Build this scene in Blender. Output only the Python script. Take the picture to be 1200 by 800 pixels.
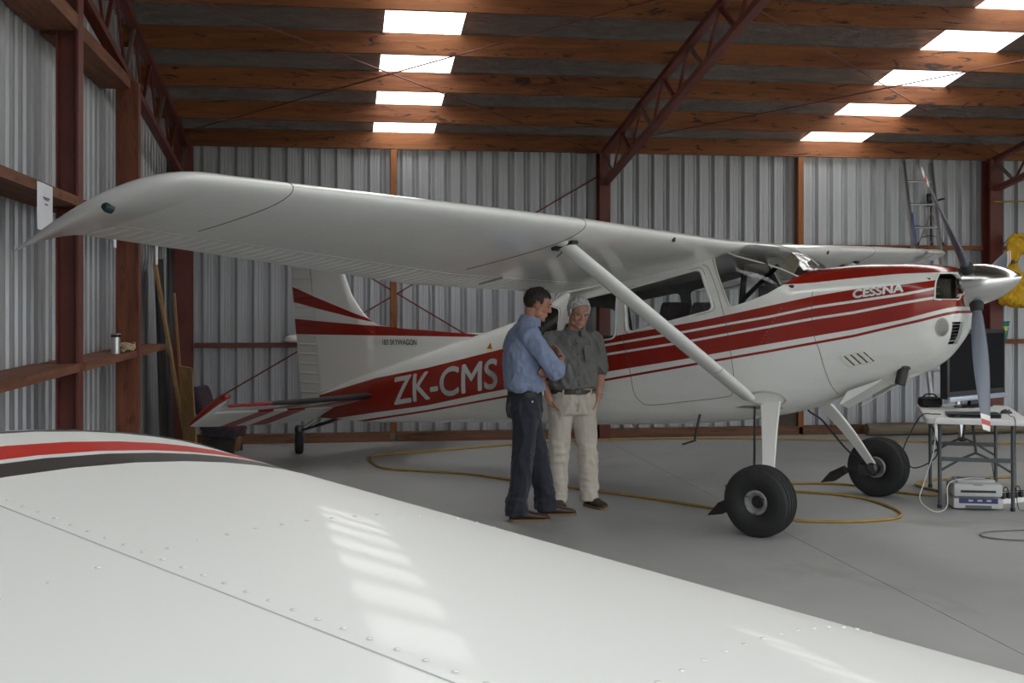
import bpy, bmesh, math, random
import numpy as np
from mathutils import Vector, Matrix, Euler

# ------------------------------------------------------------------ scene, camera, light
for _o in list(bpy.data.objects):
    bpy.data.objects.remove(_o)
scene = bpy.context.scene
COL = scene.collection
CAM_H = 1.66
YAW = math.radians(8.34)
cam_data = bpy.data.cameras.new('camera')
cam = bpy.data.objects.new('camera', cam_data)
COL.objects.link(cam)
cam.location = (0, 0, CAM_H)
cam.rotation_euler = (math.pi / 2, 0, -YAW)
cam_data.sensor_width = 36.0
cam_data.lens = 36.0 * 1400.0 / 1200.0
cam_data.shift_y = -45.0 / 1200.0
cam_data.clip_start = 0.05
cam_data.clip_end = 300
scene.camera = cam

world = bpy.data.worlds.new('sky')
scene.world = world
world.use_nodes = True
_bg = world.node_tree.nodes['Background']
_bg.inputs[0].default_value = (0.90, 0.95, 1.0, 1)
_bg.inputs[1].default_value = 1.0

sun_data = bpy.data.lights.new('sun', 'SUN')
sun_data.energy = 5.0
sun_data.angle = math.radians(1.0)
sun_data.color = (1.0, 0.95, 0.87)
sun = bpy.data.objects.new('sun', sun_data)
COL.objects.link(sun)
sun.rotation_euler = (math.radians(-32), math.radians(22), 0)

vs = scene.view_settings
vs.view_transform = 'Standard'
vs.look = 'None'
vs.gamma = 1.0
vs.use_curve_mapping = False
vs.exposure = 1.62
scene.cycles.use_denoising = True
scene.cycles.max_bounces = 10
scene.cycles.diffuse_bounces = 6
scene.cycles.transparent_max_bounces = 16
scene.cycles.sample_clamp_indirect = 8.0

RNG = random.Random(7)

# ------------------------------------------------------------------ helpers
def tag(o, label=None, cat=None, group=None, kind=None):
    if label: o['label'] = label
    if cat: o['category'] = cat
    if group: o['group'] = group
    if kind: o['kind'] = kind
    return o

def empty(name, loc=(0, 0, 0), rz=0.0, parent=None):
    o = bpy.data.objects.new(name, None)
    o.empty_display_size = 0.2
    COL.objects.link(o)
    o.location = loc
    o.rotation_euler = (0, 0, rz)
    if parent: o.parent = parent
    return o

def link_mesh(name, me, mat=None, parent=None, smooth=False):
    if mat is not None and len(me.materials) == 0:
        for m in (mat if isinstance(mat, (list, tuple)) else [mat]):
            me.materials.append(m)
    if smooth:
        me.shade_smooth()
    o = bpy.data.objects.new(name, me)
    COL.objects.link(o)
    if parent: o.parent = parent
    return o

def auto_smooth(me, ang=35):
    bm = bmesh.new(); bm.from_mesh(me)
    a = math.radians(ang)
    for f in bm.faces: f.smooth = True
    for e in bm.edges:
        if len(e.link_faces) == 2:
            e.smooth = e.calc_face_angle(0) < a
    bm.to_mesh(me); bm.free()

class MB:
    """collects simple solids, then builds them as one mesh"""
    def __init__(s):
        s.v = []; s.f = []; s.mi = []; s.cur = 0
    def add(s, vs, fs):
        n = len(s.v)
        s.v += [tuple(p) for p in vs]
        for f in fs:
            s.f.append(tuple(i + n for i in f)); s.mi.append(s.cur)
        return s
    def box(s, c, d, rot=None):
        x, y, z = d[0] / 2, d[1] / 2, d[2] / 2
        P = [Vector((a, b, e)) for e in (-z, z) for a, b in ((-x, -y), (x, -y), (x, y), (-x, y))]
        if rot is not None:
            M = rot if isinstance(rot, Matrix) else Euler(rot).to_matrix()
            P = [M @ p for p in P]
        P = [p + Vector(c) for p in P]
        return s.add(P, [(3, 2, 1, 0), (4, 5, 6, 7), (0, 1, 5, 4), (1, 2, 6, 5), (2, 3, 7, 6), (3, 0, 4, 7)])
    def bbox(s, a, b):
        c = [(i + j) / 2 for i, j in zip(a, b)]; d = [abs(j - i) for i, j in zip(a, b)]
        return s.box(c, d)
    def bar(s, p0, p1, w, h, up=(0, 0, 1)):
        p0 = Vector(p0); p1 = Vector(p1); t = (p1 - p0).normalized()
        u = Vector(up)
        if abs(t.dot(u)) > .98: u = Vector((0, 1, 0))
        sd = t.cross(u).normalized(); u = sd.cross(t).normalized()
        P = []
        for p in (p0, p1):
            for a, b in ((-1, -1), (1, -1), (1, 1), (-1, 1)):
                P.append(p + sd * a * w / 2 + u * b * h / 2)
        return s.add(P, [(0, 3, 2, 1), (4, 5, 6, 7), (0, 1, 5, 4), (1, 2, 6, 5), (2, 3, 7, 6), (3, 0, 4, 7)])
    def tube(s, pts, r, n=8, caps=True):
        pts = [Vector(p) for p in pts]; N = len(pts)
        rs = r if isinstance(r, (list, tuple)) else [r] * N
        ref = None; P = []
        for i, p in enumerate(pts):
            t = (pts[min(i + 1, N - 1)] - pts[max(i - 1, 0)])
            t = t.normalized() if t.length > 1e-9 else Vector((0, 0, 1))
            if ref is None:
                ref = Vector((0, 0, 1)) if abs(t.z) < .9 else Vector((1, 0, 0))
            a = t.cross(ref)
            if a.length < 1e-6: a = t.cross(Vector((0, 1, 0.1)))
            a.normalize(); b = a.cross(t).normalized(); ref = b
            for k in range(n):
                q = 2 * math.pi * k / n
                P.append(p + (a * math.cos(q) + b * math.sin(q)) * rs[i])
        F = []
        for i in range(N - 1):
            for k in range(n):
                k2 = (k + 1) % n
                F.append((i * n + k, i * n + k2, (i + 1) * n + k2, (i + 1) * n + k))
        if caps:
            F.append(tuple(range(n))[::-1]); F.append(tuple((N - 1) * n + k for k in range(n)))
        return s.add(P, F)
    def lathe(s, prof, n=24, M=None, close=True):
        """profile of (r, z), spun about z"""
        P = []
        for r, z in prof:
            for k in range(n):
                q = 2 * math.pi * k / n
                p = Vector((r * math.cos(q), r * math.sin(q), z))
                P.append(M @ p if M is not None else p)
        F = []
        for i in range(len(prof) - 1):
            for k in range(n):
                k2 = (k + 1) % n
                F.append((i * n + k, i * n + k2, (i + 1) * n + k2, (i + 1) * n + k))
        if close:
            if prof[0][0] > 1e-6: F.append(tuple(range(n))[::-1])
            if prof[-1][0] > 1e-6: F.append(tuple((len(prof) - 1) * n + k for k in range(n)))
        return s.add(P, F)
    def prism(s, poly, h0, h1, M=None):
        """2D polygon in xy, extruded along z"""
        n = len(poly)
        P = [Vector((x, y, h)) for h in (h0, h1) for x, y in poly]
        if M is not None: P = [M @ p for p in P]
        F = [tuple(range(n))[::-1], tuple(range(n, 2 * n))]
        for k in range(n):
            F.append((k, (k + 1) % n, n + (k + 1) % n, n + k))
        return s.add(P, F)
    def grid(s, rows, closed_u=False, closed_v=False, flip=False):
        """rows: list of lists of points"""
        nr = len(rows); nc = len(rows[0])
        P = [p for r in rows for p in r]; F = []
        for i in range(nr if closed_v else nr - 1):
            for k in range(nc if closed_u else nc - 1):
                i2 = (i + 1) % nr; k2 = (k + 1) % nc
                q = (i * nc + k, i * nc + k2, i2 * nc + k2, i2 * nc + k)
                F.append(q[::-1] if flip else q)
        return s.add(P, F)
    def mesh(s, name='mesh'):
        me = bpy.data.meshes.new(name)
        me.from_pydata([tuple(p) for p in s.v], [], s.f)
        me.polygons.foreach_set('material_index', s.mi)
        me.update()
        return me
    def build(s, name, mat=None, parent=None, smooth=False, bevel=0, seg=2, ang=35):
        me = s.mesh(name)
        bm = bmesh.new(); bm.from_mesh(me)
        bmesh.ops.remove_doubles(bm, verts=bm.verts, dist=1e-6)
        bmesh.ops.recalc_face_normals(bm, faces=bm.faces)
        if bevel:
            es = [e for e in bm.edges if len(e.link_faces) == 2 and e.calc_face_angle(0) > math.radians(30)]
            bmesh.ops.bevel(bm, geom=es, offset=bevel, segments=seg, affect='EDGES', profile=.5, clamp_overlap=True)
        bm.to_mesh(me); bm.free()
        if smooth or bevel: auto_smooth(me, ang)
        return link_mesh(name, me, mat, parent)

def spline(pts, n=8, closed=False):
    """Catmull-Rom through points"""
    P = [Vector(p) for p in pts]; out = []; N = len(P)
    for i in range(N if closed else N - 1):
        if closed:
            a, b, c, d = P[(i - 1) % N], P[i], P[(i + 1) % N], P[(i + 2) % N]
        else:
            a, b, c, d = P[max(i - 1, 0)], P[i], P[i + 1], P[min(i + 2, N - 1)]
        for k in range(n):
            t = k / n
            out.append(.5 * ((2 * b) + (c - a) * t + (2 * a - 5 * b + 4 * c - d) * t * t + (3 * b - a - 3 * c + d) * t ** 3))
    if not closed: out.append(P[-1])
    return out

# ------------------------------------------------------------------ materials
class NT:
    def __init__(s, mat):
        mat.use_nodes = True
        s.t = mat.node_tree; s.n = s.t.nodes; s.l = s.t.links
        s.b = s.n['Principled BSDF']
    def new(s, ty, **kw):
        x = s.n.new(ty)
        for k, v in kw.items(): setattr(x, k, v)
        return x
    def link(s, a, b): s.l.new(a, b)
    def val(s, sock, v):
        if isinstance(v, (int, float)): sock.default_value = v
        else: s.link(v, sock)
    def math(s, op, a, b=0.0, c=None):
        x = s.new('ShaderNodeMath', operation=op)
        s.val(x.inputs[0], a); s.val(x.inputs[1], b)
        if c is not None: s.val(x.inputs[2], c)
        return x.outputs[0]
    def mix(s, fac, a, b):
        x = s.new('ShaderNodeMix', data_type='RGBA')
        s.val(x.inputs[0], fac)
        for sock, v in ((x.inputs[6], a), (x.inputs[7], b)):
            if isinstance(v, tuple): sock.default_value = (*v[:3], 1)
            else: s.link(v, sock)
        return x.outputs[2]
    def noise(s, scale, detail=4, rough=.6, vec=None, dist=0):
        x = s.new('ShaderNodeTexNoise')
        x.inputs['Scale'].default_value = scale; x.inputs['Detail'].default_value = detail
        x.inputs['Roughness'].default_value = rough; x.inputs['Distortion'].default_value = dist
        if vec is not None: s.link(vec, x.inputs['Vector'])
        return x.outputs[0]
    def obj(s, scale=None, each=False):
        x = s.new('ShaderNodeTexCoord').outputs['Object']
        if each:                                                 # every copy gets its own stretch of grain
            oi = s.new('ShaderNodeObjectInfo'); ad = s.new('ShaderNodeVectorMath', operation='MULTIPLY_ADD')
            s.link(oi.outputs['Location'], ad.inputs[0]); ad.inputs[1].default_value = (5.3, 5.3, 5.3); s.link(x, ad.inputs[2]); x = ad.outputs[0]
        if scale:
            m = s.new('ShaderNodeMapping'); m.inputs['Scale'].default_value = scale
            s.link(x, m.inputs[0]); x = m.outputs[0]
        return x
    def ramp(s, fac, stops):
        x = s.new('ShaderNodeValToRGB'); e = x.color_ramp.elements
        while len(e) < len(stops): e.new(0.5)
        for k, (p, c) in enumerate(stops):
            e[k].position = p
            e[k].color = (*c, 1) if len(c) == 3 else c
        s.link(fac, x.inputs[0]); return x.outputs[0]
    def bump(s, h, strength=.3, dist=.02):
        x = s.new('ShaderNodeBump'); x.inputs['Strength'].default_value = strength
        x.inputs['Distance'].default_value = dist
        s.link(h, x.inputs['Height']); s.link(x.outputs[0], s.b.inputs['Normal'])
    def color(s, c):
        if isinstance(c, tuple): s.b.inputs['Base Color'].default_value = (*c[:3], 1)
        else: s.link(c, s.b.inputs['Base Color'])
    def pr(s, **kw):
        for k, v in kw.items():
            s.val(s.b.inputs[k.replace('_', ' ')], v)

MATS = {}
def M(name, color=(.5, .5, .5), rough=.5, metal=0.0, var=0.0, vscale=8.0, stretch=None, bump=0.0, bscale=40.0, coat=0.0, spec=None):
    if name in MATS: return MATS[name]
    m = bpy.data.materials.new(name); t = NT(m)
    t.pr(Roughness=rough, Metallic=metal)
    if coat: t.pr(Coat_Weight=coat, Coat_Roughness=.08)
    if spec is not None: t.b.inputs['Specular IOR Level'].default_value = spec
    v = t.obj(stretch)
    if var:
        n = t.noise(vscale, 5, .6, v)
        lo = tuple(c * (1 - var) for c in color); hi = tuple(min(1, c * (1 + var)) for c in color)
        t.color(t.ramp(n, [(.3, lo), (.7, hi)]))
    else:
        t.color(color)
    if bump:
        t.bump(t.noise(bscale, 4, .6, v), bump, .01)
    MATS[name] = m
    return m

def custom(name):
    m = bpy.data.materials.new(name); MATS[name] = m
    return m, NT(m)

WHITE = M('white_paint', (.80, .80, .77), .22, 0, .03, 3, coat=.4)
RED = M('red_paint', (.285, .015, .008), .25, 0, .05, 3, coat=.4)
BLACK = M('black_rubber', (.018, .018, .019), .65, 0, .2, 20)
BLACKP = M('black_plastic', (.015, .015, .017), .35)
STEEL_RED = M('red_oxide_steel', (.125, .026, .018), .5, 0, .22, 5, bump=.05)
ALU = M('aluminium', (.62, .63, .64), .32, 1.0, .08, 10)
CHROME = M('polished_metal', (.74, .74, .73), .21, 1.0)
DKMETAL = M('dark_metal', (.09, .09, .095), .4, .8)
GREYP = M('grey_paint', (.20, .22, .25), .4)
WHITEP = M('white_plastic', (.72, .72, .71), .45)

# timber with grain along one local axis and dark weather stains
def timber(name, base, dark, light, axis=0, stain=.5, patch=.0):
    if name in MATS: return MATS[name]
    m, t = custom(name)
    sc = [9, 9, 9]; sc[axis] = .7
    g = t.noise(2.4, 6, .65, t.obj(tuple(sc), True), .6)
    c = t.ramp(g, [(.25, dark), (.5, base), (.8, light)])
    if patch:                                                    # slow drift between dark and fresh timber
        sc3 = [2.5, 2.5, 2.5]; sc3[axis] = .45
        c = t.mix(t.math('MULTIPLY', t.ramp(t.noise(1.0, 3, .55, t.obj(tuple(sc3), True)), [(.38, (0, 0, 0)), (.62, (1, 1, 1))]), patch), c, light)
    sc2 = [7, 7, 7]; sc2[axis] = 1.4
    st = t.noise(1.5, 6, .66, t.obj(tuple(sc2), True), 1.8)
    f = t.ramp(st, [(.57, (0, 0, 0)), (.63, (stain,) * 3)])
    c2 = t.mix(f, c, tuple(x * .25 for x in dark))
    t.color(c2); t.pr(Roughness=.7)
    t.bump(g, .35, .01)
    return m
PURLIN = timber('purlin_timber', (.15, .042, .010), (.070, .018, .005), (.30, .105, .027), 0, .92, .55)
MULL = timber('mullion_timber', (.24, .075, .018), (.13, .038, .011), (.34, .13, .04), 2, .5, .3)
GIRT_Y = timber('girt_timber', (.17, .058, .024), (.09, .03, .014), (.26, .11, .05), 1, .5)
POSTW = timber('post_timber', (.15, .042, .018), (.085, .024, .012), (.22, .075, .03), 2, .45)
BOARD = timber('pale_board', (.34, .20, .085), (.22, .12, .05), (.46, .30, .15), 2, .2)
LOGM = timber('grey_log', (.16, .125, .085), (.08, .065, .045), (.25, .21, .16), 0, .4)
BASEW = timber('skirting_timber', (.15, .062, .030), (.085, .036, .02), (.23, .11, .06), 0, .5)

def clad_material():
    m, t = custom('zinc_cladding')
    n = t.noise(1.1, 4, .55, t.obj((1, 1, .5)))
    c = t.ramp(n, [(.3, (.36, .37, .395)), (.7, (.44, .45, .475))])
    sp = t.noise(30, 2, .5, t.obj((1, 1, .6)))
    f = t.ramp(sp, [(.76, (0, 0, 0)), (.78, (.5, .5, .5))])
    t.color(t.mix(f, c, (.14, .12, .10)))
    t.pr(Roughness=.42, Metallic=.45)
    return m
CLAD = clad_material()

def floor_material():
    m, t = custom('concrete')
    n1 = t.noise(.55, 6, .62, t.obj(), .4); n2 = t.noise(5.0, 6, .7, t.obj()); n3 = t.noise(60, 3, .6, t.obj())
    a = t.ramp(n1, [(.3, (.30, .30, .295)), (.7, (.40, .40, .39))])
    b = t.mix(t.math('MULTIPLY', t.ramp(n2, [(.35, (0, 0, 0)), (.75, (1, 1, 1))]), .35), a, (.44, .435, .425))
    st = t.noise(1.1, 4, .55, t.obj((1, .6, 1)), .8)
    f = t.ramp(st, [(.60, (0, 0, 0)), (.72, (.55, .55, .55))])
    t.color(t.mix(f, b, (.22, .19, .155)))
    t.pr(Roughness=t.math('MULTIPLY_ADD', n2, .25, .38))
    t.b.inputs['Specular IOR Level'].default_value = .45
    t.bump(n3, .12, .004)
    return m
CONCRETE = floor_material()

def foil_material():
    m, t = custom('foil_insulation')
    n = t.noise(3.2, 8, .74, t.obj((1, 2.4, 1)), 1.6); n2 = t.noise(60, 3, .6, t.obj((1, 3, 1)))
    t.color(t.ramp(n, [(.30, (.22, .22, .23)), (.66, (.70, .70, .72))]))  # light and dark of the crinkles painted into the foil colour
    t.pr(Roughness=.26, Metallic=.85)
    h = t.math('ADD', n, t.math('MULTIPLY', n2, .35))
    t.bump(h, 1.0, .22)
    return m
FOIL = foil_material()

def skylight_material():
    m, t = custom('translucent_sheet')
    tr = t.new('ShaderNodeBsdfTranslucent'); di = t.new('ShaderNodeBsdfDiffuse')
    n = t.noise(6, 4, .6, t.obj())
    c = t.ramp(n, [(.25, (.72, .74, .74)), (.6, (.93, .95, .95))])
    t.link(c, tr.inputs[0]); t.link(c, di.inputs[0])
    mx = t.new('ShaderNodeMixShader'); mx.inputs[0].default_value = .25
    t.link(tr.outputs[0], mx.inputs[1]); t.link(di.outputs[0], mx.inputs[2])
    t.link(mx.outputs[0], t.n['Material Output'].inputs[0])
    return m
SKYLIGHT = skylight_material()

def glass_material(name='clear_perspex', tint=(.93, .94, .94), mixf=.10):
    m, t = custom(name)
    tp = t.new('ShaderNodeBsdfTransparent'); tp.inputs[0].default_value = (*tint, 1)
    gl = t.new('ShaderNodeBsdfGlossy'); gl.inputs['Roughness'].default_value = .04
    lw = t.new('ShaderNodeLayerWeight'); lw.inputs[0].default_value = .2
    f = t.math('MULTIPLY_ADD', lw.outputs['Fresnel'], .30, .015)
    mx = t.new('ShaderNodeMixShader'); t.val(mx.inputs[0], f)
    t.link(tp.outputs[0], mx.inputs[1]); t.link(gl.outputs[0], mx.inputs[2])
    t.link(mx.outputs[0], t.n['Material Output'].inputs[0])
    return m
GLASS = glass_material()
# ------------------------------------------------------------------ the hangar
DOOR_X0 = -1.0
RDOOR_Y = 11.0
XL, XR, YBACK, YFRONT = -1.95, 13.45, 14.52, -0.4
RS = 0.156                      # roof slope
YRIDGE = 3.6
def zpur(y):                    # underside of the purlins
    return 3.51 + RS * (14.42 - y) if y >= YRIDGE else 3.51 + RS * (14.42 - YRIDGE) - RS * (YRIDGE - y)
def zroof(y): return zpur(y) + .205
JX = 3.21                       # saw cut in the slab

# floor: base and cast slabs with open joints
floor = tag(MB().bbox((XL - .1, YFRONT - .1, -.30), (XR + .1, YBACK + .1, -.02)).build('floor', CONCRETE), kind='structure')
_xs = [XL, JX, 8.28, XR]; _ys = [YFRONT, 4.3, YBACK]
for i in range(3):
    for j in range(2):
        MB().bbox((_xs[i] + .003, _ys[j] + .003, -.02), (_xs[i + 1] - .003, _ys[j + 1] - .003, 0)).build('slab', CONCRETE, floor)
# ground outside: level apron, then an unseen bank added to block the low sky
gr_rows = []
for j in range(25):
    y = YFRONT - .12 - 2.6 * j ** 1.18 if j else YFRONT - .12
    row = []
    for i in range(41):
        x = -45 + 2.8 * i
        e = max(0.0, min(1.0, (YFRONT - y - 22) / 10)); e2 = max(0.0, min(1.0, (x - 36) / 10)); h = max(e, e2); h = h * h * (3 - 2 * h)
        row.append((x, y, -.03 + 6.0 * h + .5 * h * math.sin(x * .45 + y * .3)))
    gr_rows.append(row)
g = MB(); g.grid(gr_rows)
g2 = [[(x, y, -.03 + 6.0 * (lambda t: t * t * (3 - 2 * t))(max(0.0, min(1.0, (x - 36) / 10)))) for x in [XR + .12 + 2.2 * i for i in range(24)]] for y in [YFRONT - .12 + 3.0 * j for j in range(14)]]
g.grid(g2)
apron = tag(g.build('ground', M('apron_ground', (.11, .115, .095), .9, 0, .2, .5), smooth=True), kind='structure')

# cladding profile: wide pans with shallow swages, deep narrow channels (seen from inside)
PITCH = .196
_prof = [(0, 0), (.030, 0), (.035, .0022), (.041, .0022), (.046, 0), (.062, 0), (.067, .0022), (.073, .0022), (.078, 0), (.106, 0), (.142, .040), (.156, .040), (.192, 0)]
def sheet_profile(n):
    out = []
    for k in range(n): out += [(k * PITCH + a, b) for a, b in _prof]
    out.append((n * PITCH, 0)); return out
NR = 5
SW = NR * PITCH

wall_back = tag(MB().bbox((XL, YBACK + .06, -.02), (XR, YBACK + .085, 3.76)).build('wall_back', CLAD), kind='structure')
sp = sheet_profile(NR)
_mb = MB(); _mb.grid([[(a, b, z) for a, b in sp] for z in (0.0, 3.76)])
_sheet = _mb.mesh('cladding_sheet'); _sheet.materials.append(CLAD)
k = 0
x = XL
while x < XR - .05:
    s = link_mesh('cladding_sheet', _sheet, None, wall_back); s.location = (x, YBACK - (.0015 if k % 2 else 0), 0)
    k += 1; x += SW

def gable(name, X, sgn, ysolid=YFRONT, zdoor=4.3):
    # ysolid: the wall is closed from the back to here, with an open doorway beyond it
    w = MB(); yy = [YFRONT, YRIDGE, YBACK + .06]
    low = [(YFRONT, -.02)] if ysolid == YFRONT else [(YFRONT, zdoor), (ysolid, zdoor), (ysolid, -.02)]
    w.prism(low + [(YBACK + .06, -.02), (YBACK + .06, zroof(YBACK)), (YRIDGE, zroof(YRIDGE)), (YFRONT, zroof(YFRONT))], 0, .03,
            Matrix(((0, 0, sgn, X + sgn * .06), (1, 0, 0, 0), (0, 1, 0, 0), (0, 0, 0, 1))))
    wall = tag(w.build(name, CLAD), kind='structure')
    y = YBACK; i = 0
    while y > YFRONT + .1:
        g = MB(); lo = []; hi = []
        for a, b in sp:
            yv = max(y - a, YFRONT)
            lo.append((X + sgn * (b + (.0015 if i % 2 else 0)), yv, 0 if yv >= ysolid - .01 else zdoor)); hi.append((X + sgn * (b + (.0015 if i % 2 else 0)), yv, zroof(yv)))
        g.grid([lo, hi]); g.build('cladding_sheet', CLAD, wall)
        y -= SW; i += 1
    return wall
wall_left = gable('wall_left', XL, -1)
wall_right = gable('wall_right', XR, 1, RDOOR_Y)
# front wall: a strip above and a short return beside the open hangar doorway
wf = MB().bbox((XL, YFRONT - .08, 4.3), (XR, YFRONT - .02, zroof(YFRONT) + .02))
wf.bbox((XL, YFRONT - .08, 0), (DOOR_X0, YFRONT - .02, 4.3)); 
wall_front = tag(wf.build('wall_front', CLAD), kind='structure')

# roof: foil-backed sheets with two translucent strips
SK = [(.43, 1.16), (5.80, 6.62)]
def roof_strip(x0, x1, name, mat, parent, dz=0.0, ripple=False):
    g = MB()
    for (ya, yb) in ((YBACK + .08, YRIDGE), (YRIDGE, YFRONT - .1)):
        if ripple:
            n = int((x1 - x0) / .02); xs = [x0 + (x1 - x0) * i / n for i in range(n + 1)]
            g.grid([[(xx, yy, zroof(yy) + dz + .012 * math.sin(xx * 2 * math.pi / .12)) for xx in xs] for yy in (ya, yb)])
        else:
            g.add([(x0, ya, zroof(ya) + dz), (x1, ya, zroof(ya) + dz), (x1, yb, zroof(yb) + dz), (x0, yb, zroof(yb) + dz)], [(0, 1, 2, 3)])
    return g.build(name, mat, parent, smooth=ripple)
cm = MB()
for xa, xb in ((XL - .06, SK[0][0]), (SK[0][1], SK[1][0]), (SK[1][1], 11.2), (11.95, XR + .06)):
    for (ya, yb) in ((YBACK + .08, YRIDGE), (YRIDGE, YFRONT - .1)):
        n = 14
        for i in range(n):
            y0 = ya + (yb - ya) * i / n; y1 = ya + (yb - ya) * (i + 1) / n
            cm.add([(xa, y0, zroof(y0)), (xb, y0, zroof(y0)), (xb, y1, zroof(y1)), (xa, y1, zroof(y1))], [(0, 1, 2, 3)])
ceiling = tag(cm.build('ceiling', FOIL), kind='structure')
for xa, xb in SK + [(11.2, 11.95)]:
    roof_strip(xa - .03, xb + .03, 'skylight_sheet', SKYLIGHT, ceiling, .012, True)

# purlins (roof timbers running along the hangar)
PY = [14.42 - 1.045 * i for i in range(0, 11)]
_pm = MB(); _pm.box((0, 0, 0), (XR - XL - .02, .05, .20)); _pmesh = _pm.mesh('purlin'); _pmesh.materials.append(PURLIN)
for i, y in enumerate(PY):
    p = link_mesh('purlin', _pmesh, None, ceiling)
    p.location = ((XL + XR) / 2 + .003 * i, y, zpur(y) + .1); p.rotation_euler = (-math.atan(RS) * .0, 0, 0)
for i in range(1, 4):
    y = YRIDGE - 1.1 * i
    p = link_mesh('purlin', _pmesh, None, ceiling); p.location = ((XL + XR) / 2, y, zpur(y) + .1)

# portal trusses: top chord, bottom chord and lattice webs
def truss(X, y_end=YRIDGE, b0=3.075, bs=.160):
    yb, yt = 14.34, y_end
    zt = lambda y: zpur(y) - .045
    zb = lambda y: b0 + bs * (14.34 - y)
    t = MB()
    t.bar((X, 14.42, zt(14.42) + .015), (X, yt, zt(yt) + .015), .08, .055)
    t.bar((X, 14.30, zb(14.30)), (X, yt, zb(yt)), .08, .06)
    o = t.build('truss', STEEL_RED, ceiling)
    n = 12; st = (14.28 - yt) / n
    for i in range(n):
        y0 = 14.28 - i * st; y1 = y0 - st * .5; y2 = y0 - st
        MB().bar((X, y0, zt(y0)), (X, y1, zb(y1)), .03, .035).build('web', STEEL_RED if i % 2 else M('galv_web', (.20, .15, .12), .5, .3), o)
        MB().bar((X, y1, zb(y1)), (X, y2, zt(y2)), .022, .022).build('web', STEEL_RED, o)
    return o
for X in (-1.74, 3.235, 8.36):
    truss(X, b0=3.105 if X > 0 else 3.04, bs=.160 if X > 0 else .128)
    # front half of the frame beyond the ridge
    t = MB(); zt = lambda y: zpur(y) - .045
    t.bar((X, YRIDGE, zt(YRIDGE)), (X, YFRONT + .2, zt(YFRONT + .2)), .10, .08)
    t.bar((X, YRIDGE, zt(YRIDGE) - .42), (X, YFRONT + .2, zt(YFRONT + .2) - .42), .10, .08)
    t.build('truss', STEEL_RED, ceiling)

# roof bracing rods in the plane below the purlins
def rod(a, b, r, parent, name='bracing_rod', mat=None):
    MB().tube([a, b], r, 6).build(name, mat or STEEL_RED, parent)
zz = lambda x, y, d=-.01: (x, y, zpur(y) + d)
rod(zz(-1.7, 13.85), zz(3.2, 9.3), .007, ceiling)
rod(zz(-1.7, 9.6), zz(3.2, 14.5 - .1), .007, ceiling)
rod(zz(3.3, 9.65), zz(8.3, 14.1), .007, ceiling)
rod(zz(3.3, 13.95), zz(8.3, 9.45), .007, ceiling)

# back wall frame: steel columns, timber mullions, girts and skirting
def column(x, parent, w=.135, d=.21, y1=14.45, top=3.50):
    m = MB(); y0 = y1 - d
    m.bbox((x - w / 2, y0, 0), (x + w / 2, y0 + .012, top))
    m.bbox((x - w / 2, y1 - .012, 0), (x + w / 2, y1, top))
    m.bbox((x - .005, y0 + .012, 0), (x + .005, y1 - .012, top))
    m.bbox((x - w / 2 - .01, y0 - .015, 0), (x + w / 2 + .01, y1, .012))
    m.build('column', STEEL_RED, parent)
column(-1.77, wall_back, .2); column(3.235, wall_back); column(8.36, wall_back, .17)
for x in (.675, 5.785):
    MB().bbox((x - .035, 14.36, .10), (x + .035, 14.48, 3.50)).build('mullion', MULL, wall_back)
def girt(x0, x1, z0, z1, y0=14.36, mat=PURLIN):
    MB().bbox((x0, y0, z0), (x1, 14.49, z1)).build('girt', mat, wall_back)
for x0, x1 in ((-1.66, .635), (.715, 3.165), (3.305, 5.745), (5.825, 8.27), (8.45, 11.5)):
    g = STEEL_RED if x1 < 4 else PURLIN
    girt(x0, x1, 1.135, 1.19, 14.40, g)
    girt(x0, x1, 2.345, 2.40, 14.40, g)
    MB().bbox((x0 - .01, 14.36, 0), (x1 + .01, 14.48, .11)).build('skirting_board', BASEW, wall_back)
rod((-1.7, 14.37, .36), (3.18, 14.37, 3.22), .010, wall_back)
rod((-1.7, 14.385, 3.22), (3.18, 14.385, .30), .010, wall_back)
# left wall frame: shelf-like girts lying flat, steel post, timber post
def lgirt(y0, y1, z0, z1, x1=-1.65):
    MB().bbox((XL + .01, y0, z0), (x1, y1, z1)).build('girt', GIRT_Y, wall_left)
lgirt(3.0, 8.12, 1.215, 1.268, -1.645); lgirt(8.26, 12.05, 1.21, 1.263, -1.65)
lgirt(2.6, 8.12, 2.285, 2.345, -1.645); lgirt(8.26, 10.30, 2.285, 2.345); lgirt(10.44, 13.9, 2.285, 2.345)
MB().bbox((XL + .01, 2.5, 3.43), (-1.66, 8.10, 3.53)).build('girt', GIRT_Y, wall_left)
MB().bbox((XL + .01, 8.28, 3.44), (-1.70, 10.3, 3.54)).build('girt', GIRT_Y, wall_left)
pm = MB()
pm.bbox((-1.80, 8.155, 0), (-1.665, 8.167, 3.84)); pm.bbox((-1.675, 8.08, 0), (-1.66, 8.24, 3.84)); pm.bbox((-1.80, 8.08, 0), (-1.79, 8.24, 3.84))
pm.build('post', STEEL_RED, wall_left)
MB().bbox((-1.82, 10.30, 0), (-1.635, 10.42, 3.50)).build('post', POSTW, wall_left)
MB().bbox((XL + .01, 1.0, 0), (-1.80, 13.9, .10)).build('skirting_board', BASEW, wall_left)
# eaves purlin is stained and sits on the columns; small frame by the rear access panel
MB().bbox((5.42, 14.40, .11), (5.745, 14.47, .34)).build('plywood_panel', M('dark_ply', (.07, .05, .035), .7, 0, .3, 6), wall_back)
# ------------------------------------------------------------------ the red and white high-wing aircraft
PX, PY_, HEAD = 3.805, 8.956, -math.radians(46.19)
plane = empty('aircraft', (PX, PY_, 0), HEAD)
tag(plane, 'white high-wing propeller aircraft with red stripes, parked on its tailwheel', 'aircraft')
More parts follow.
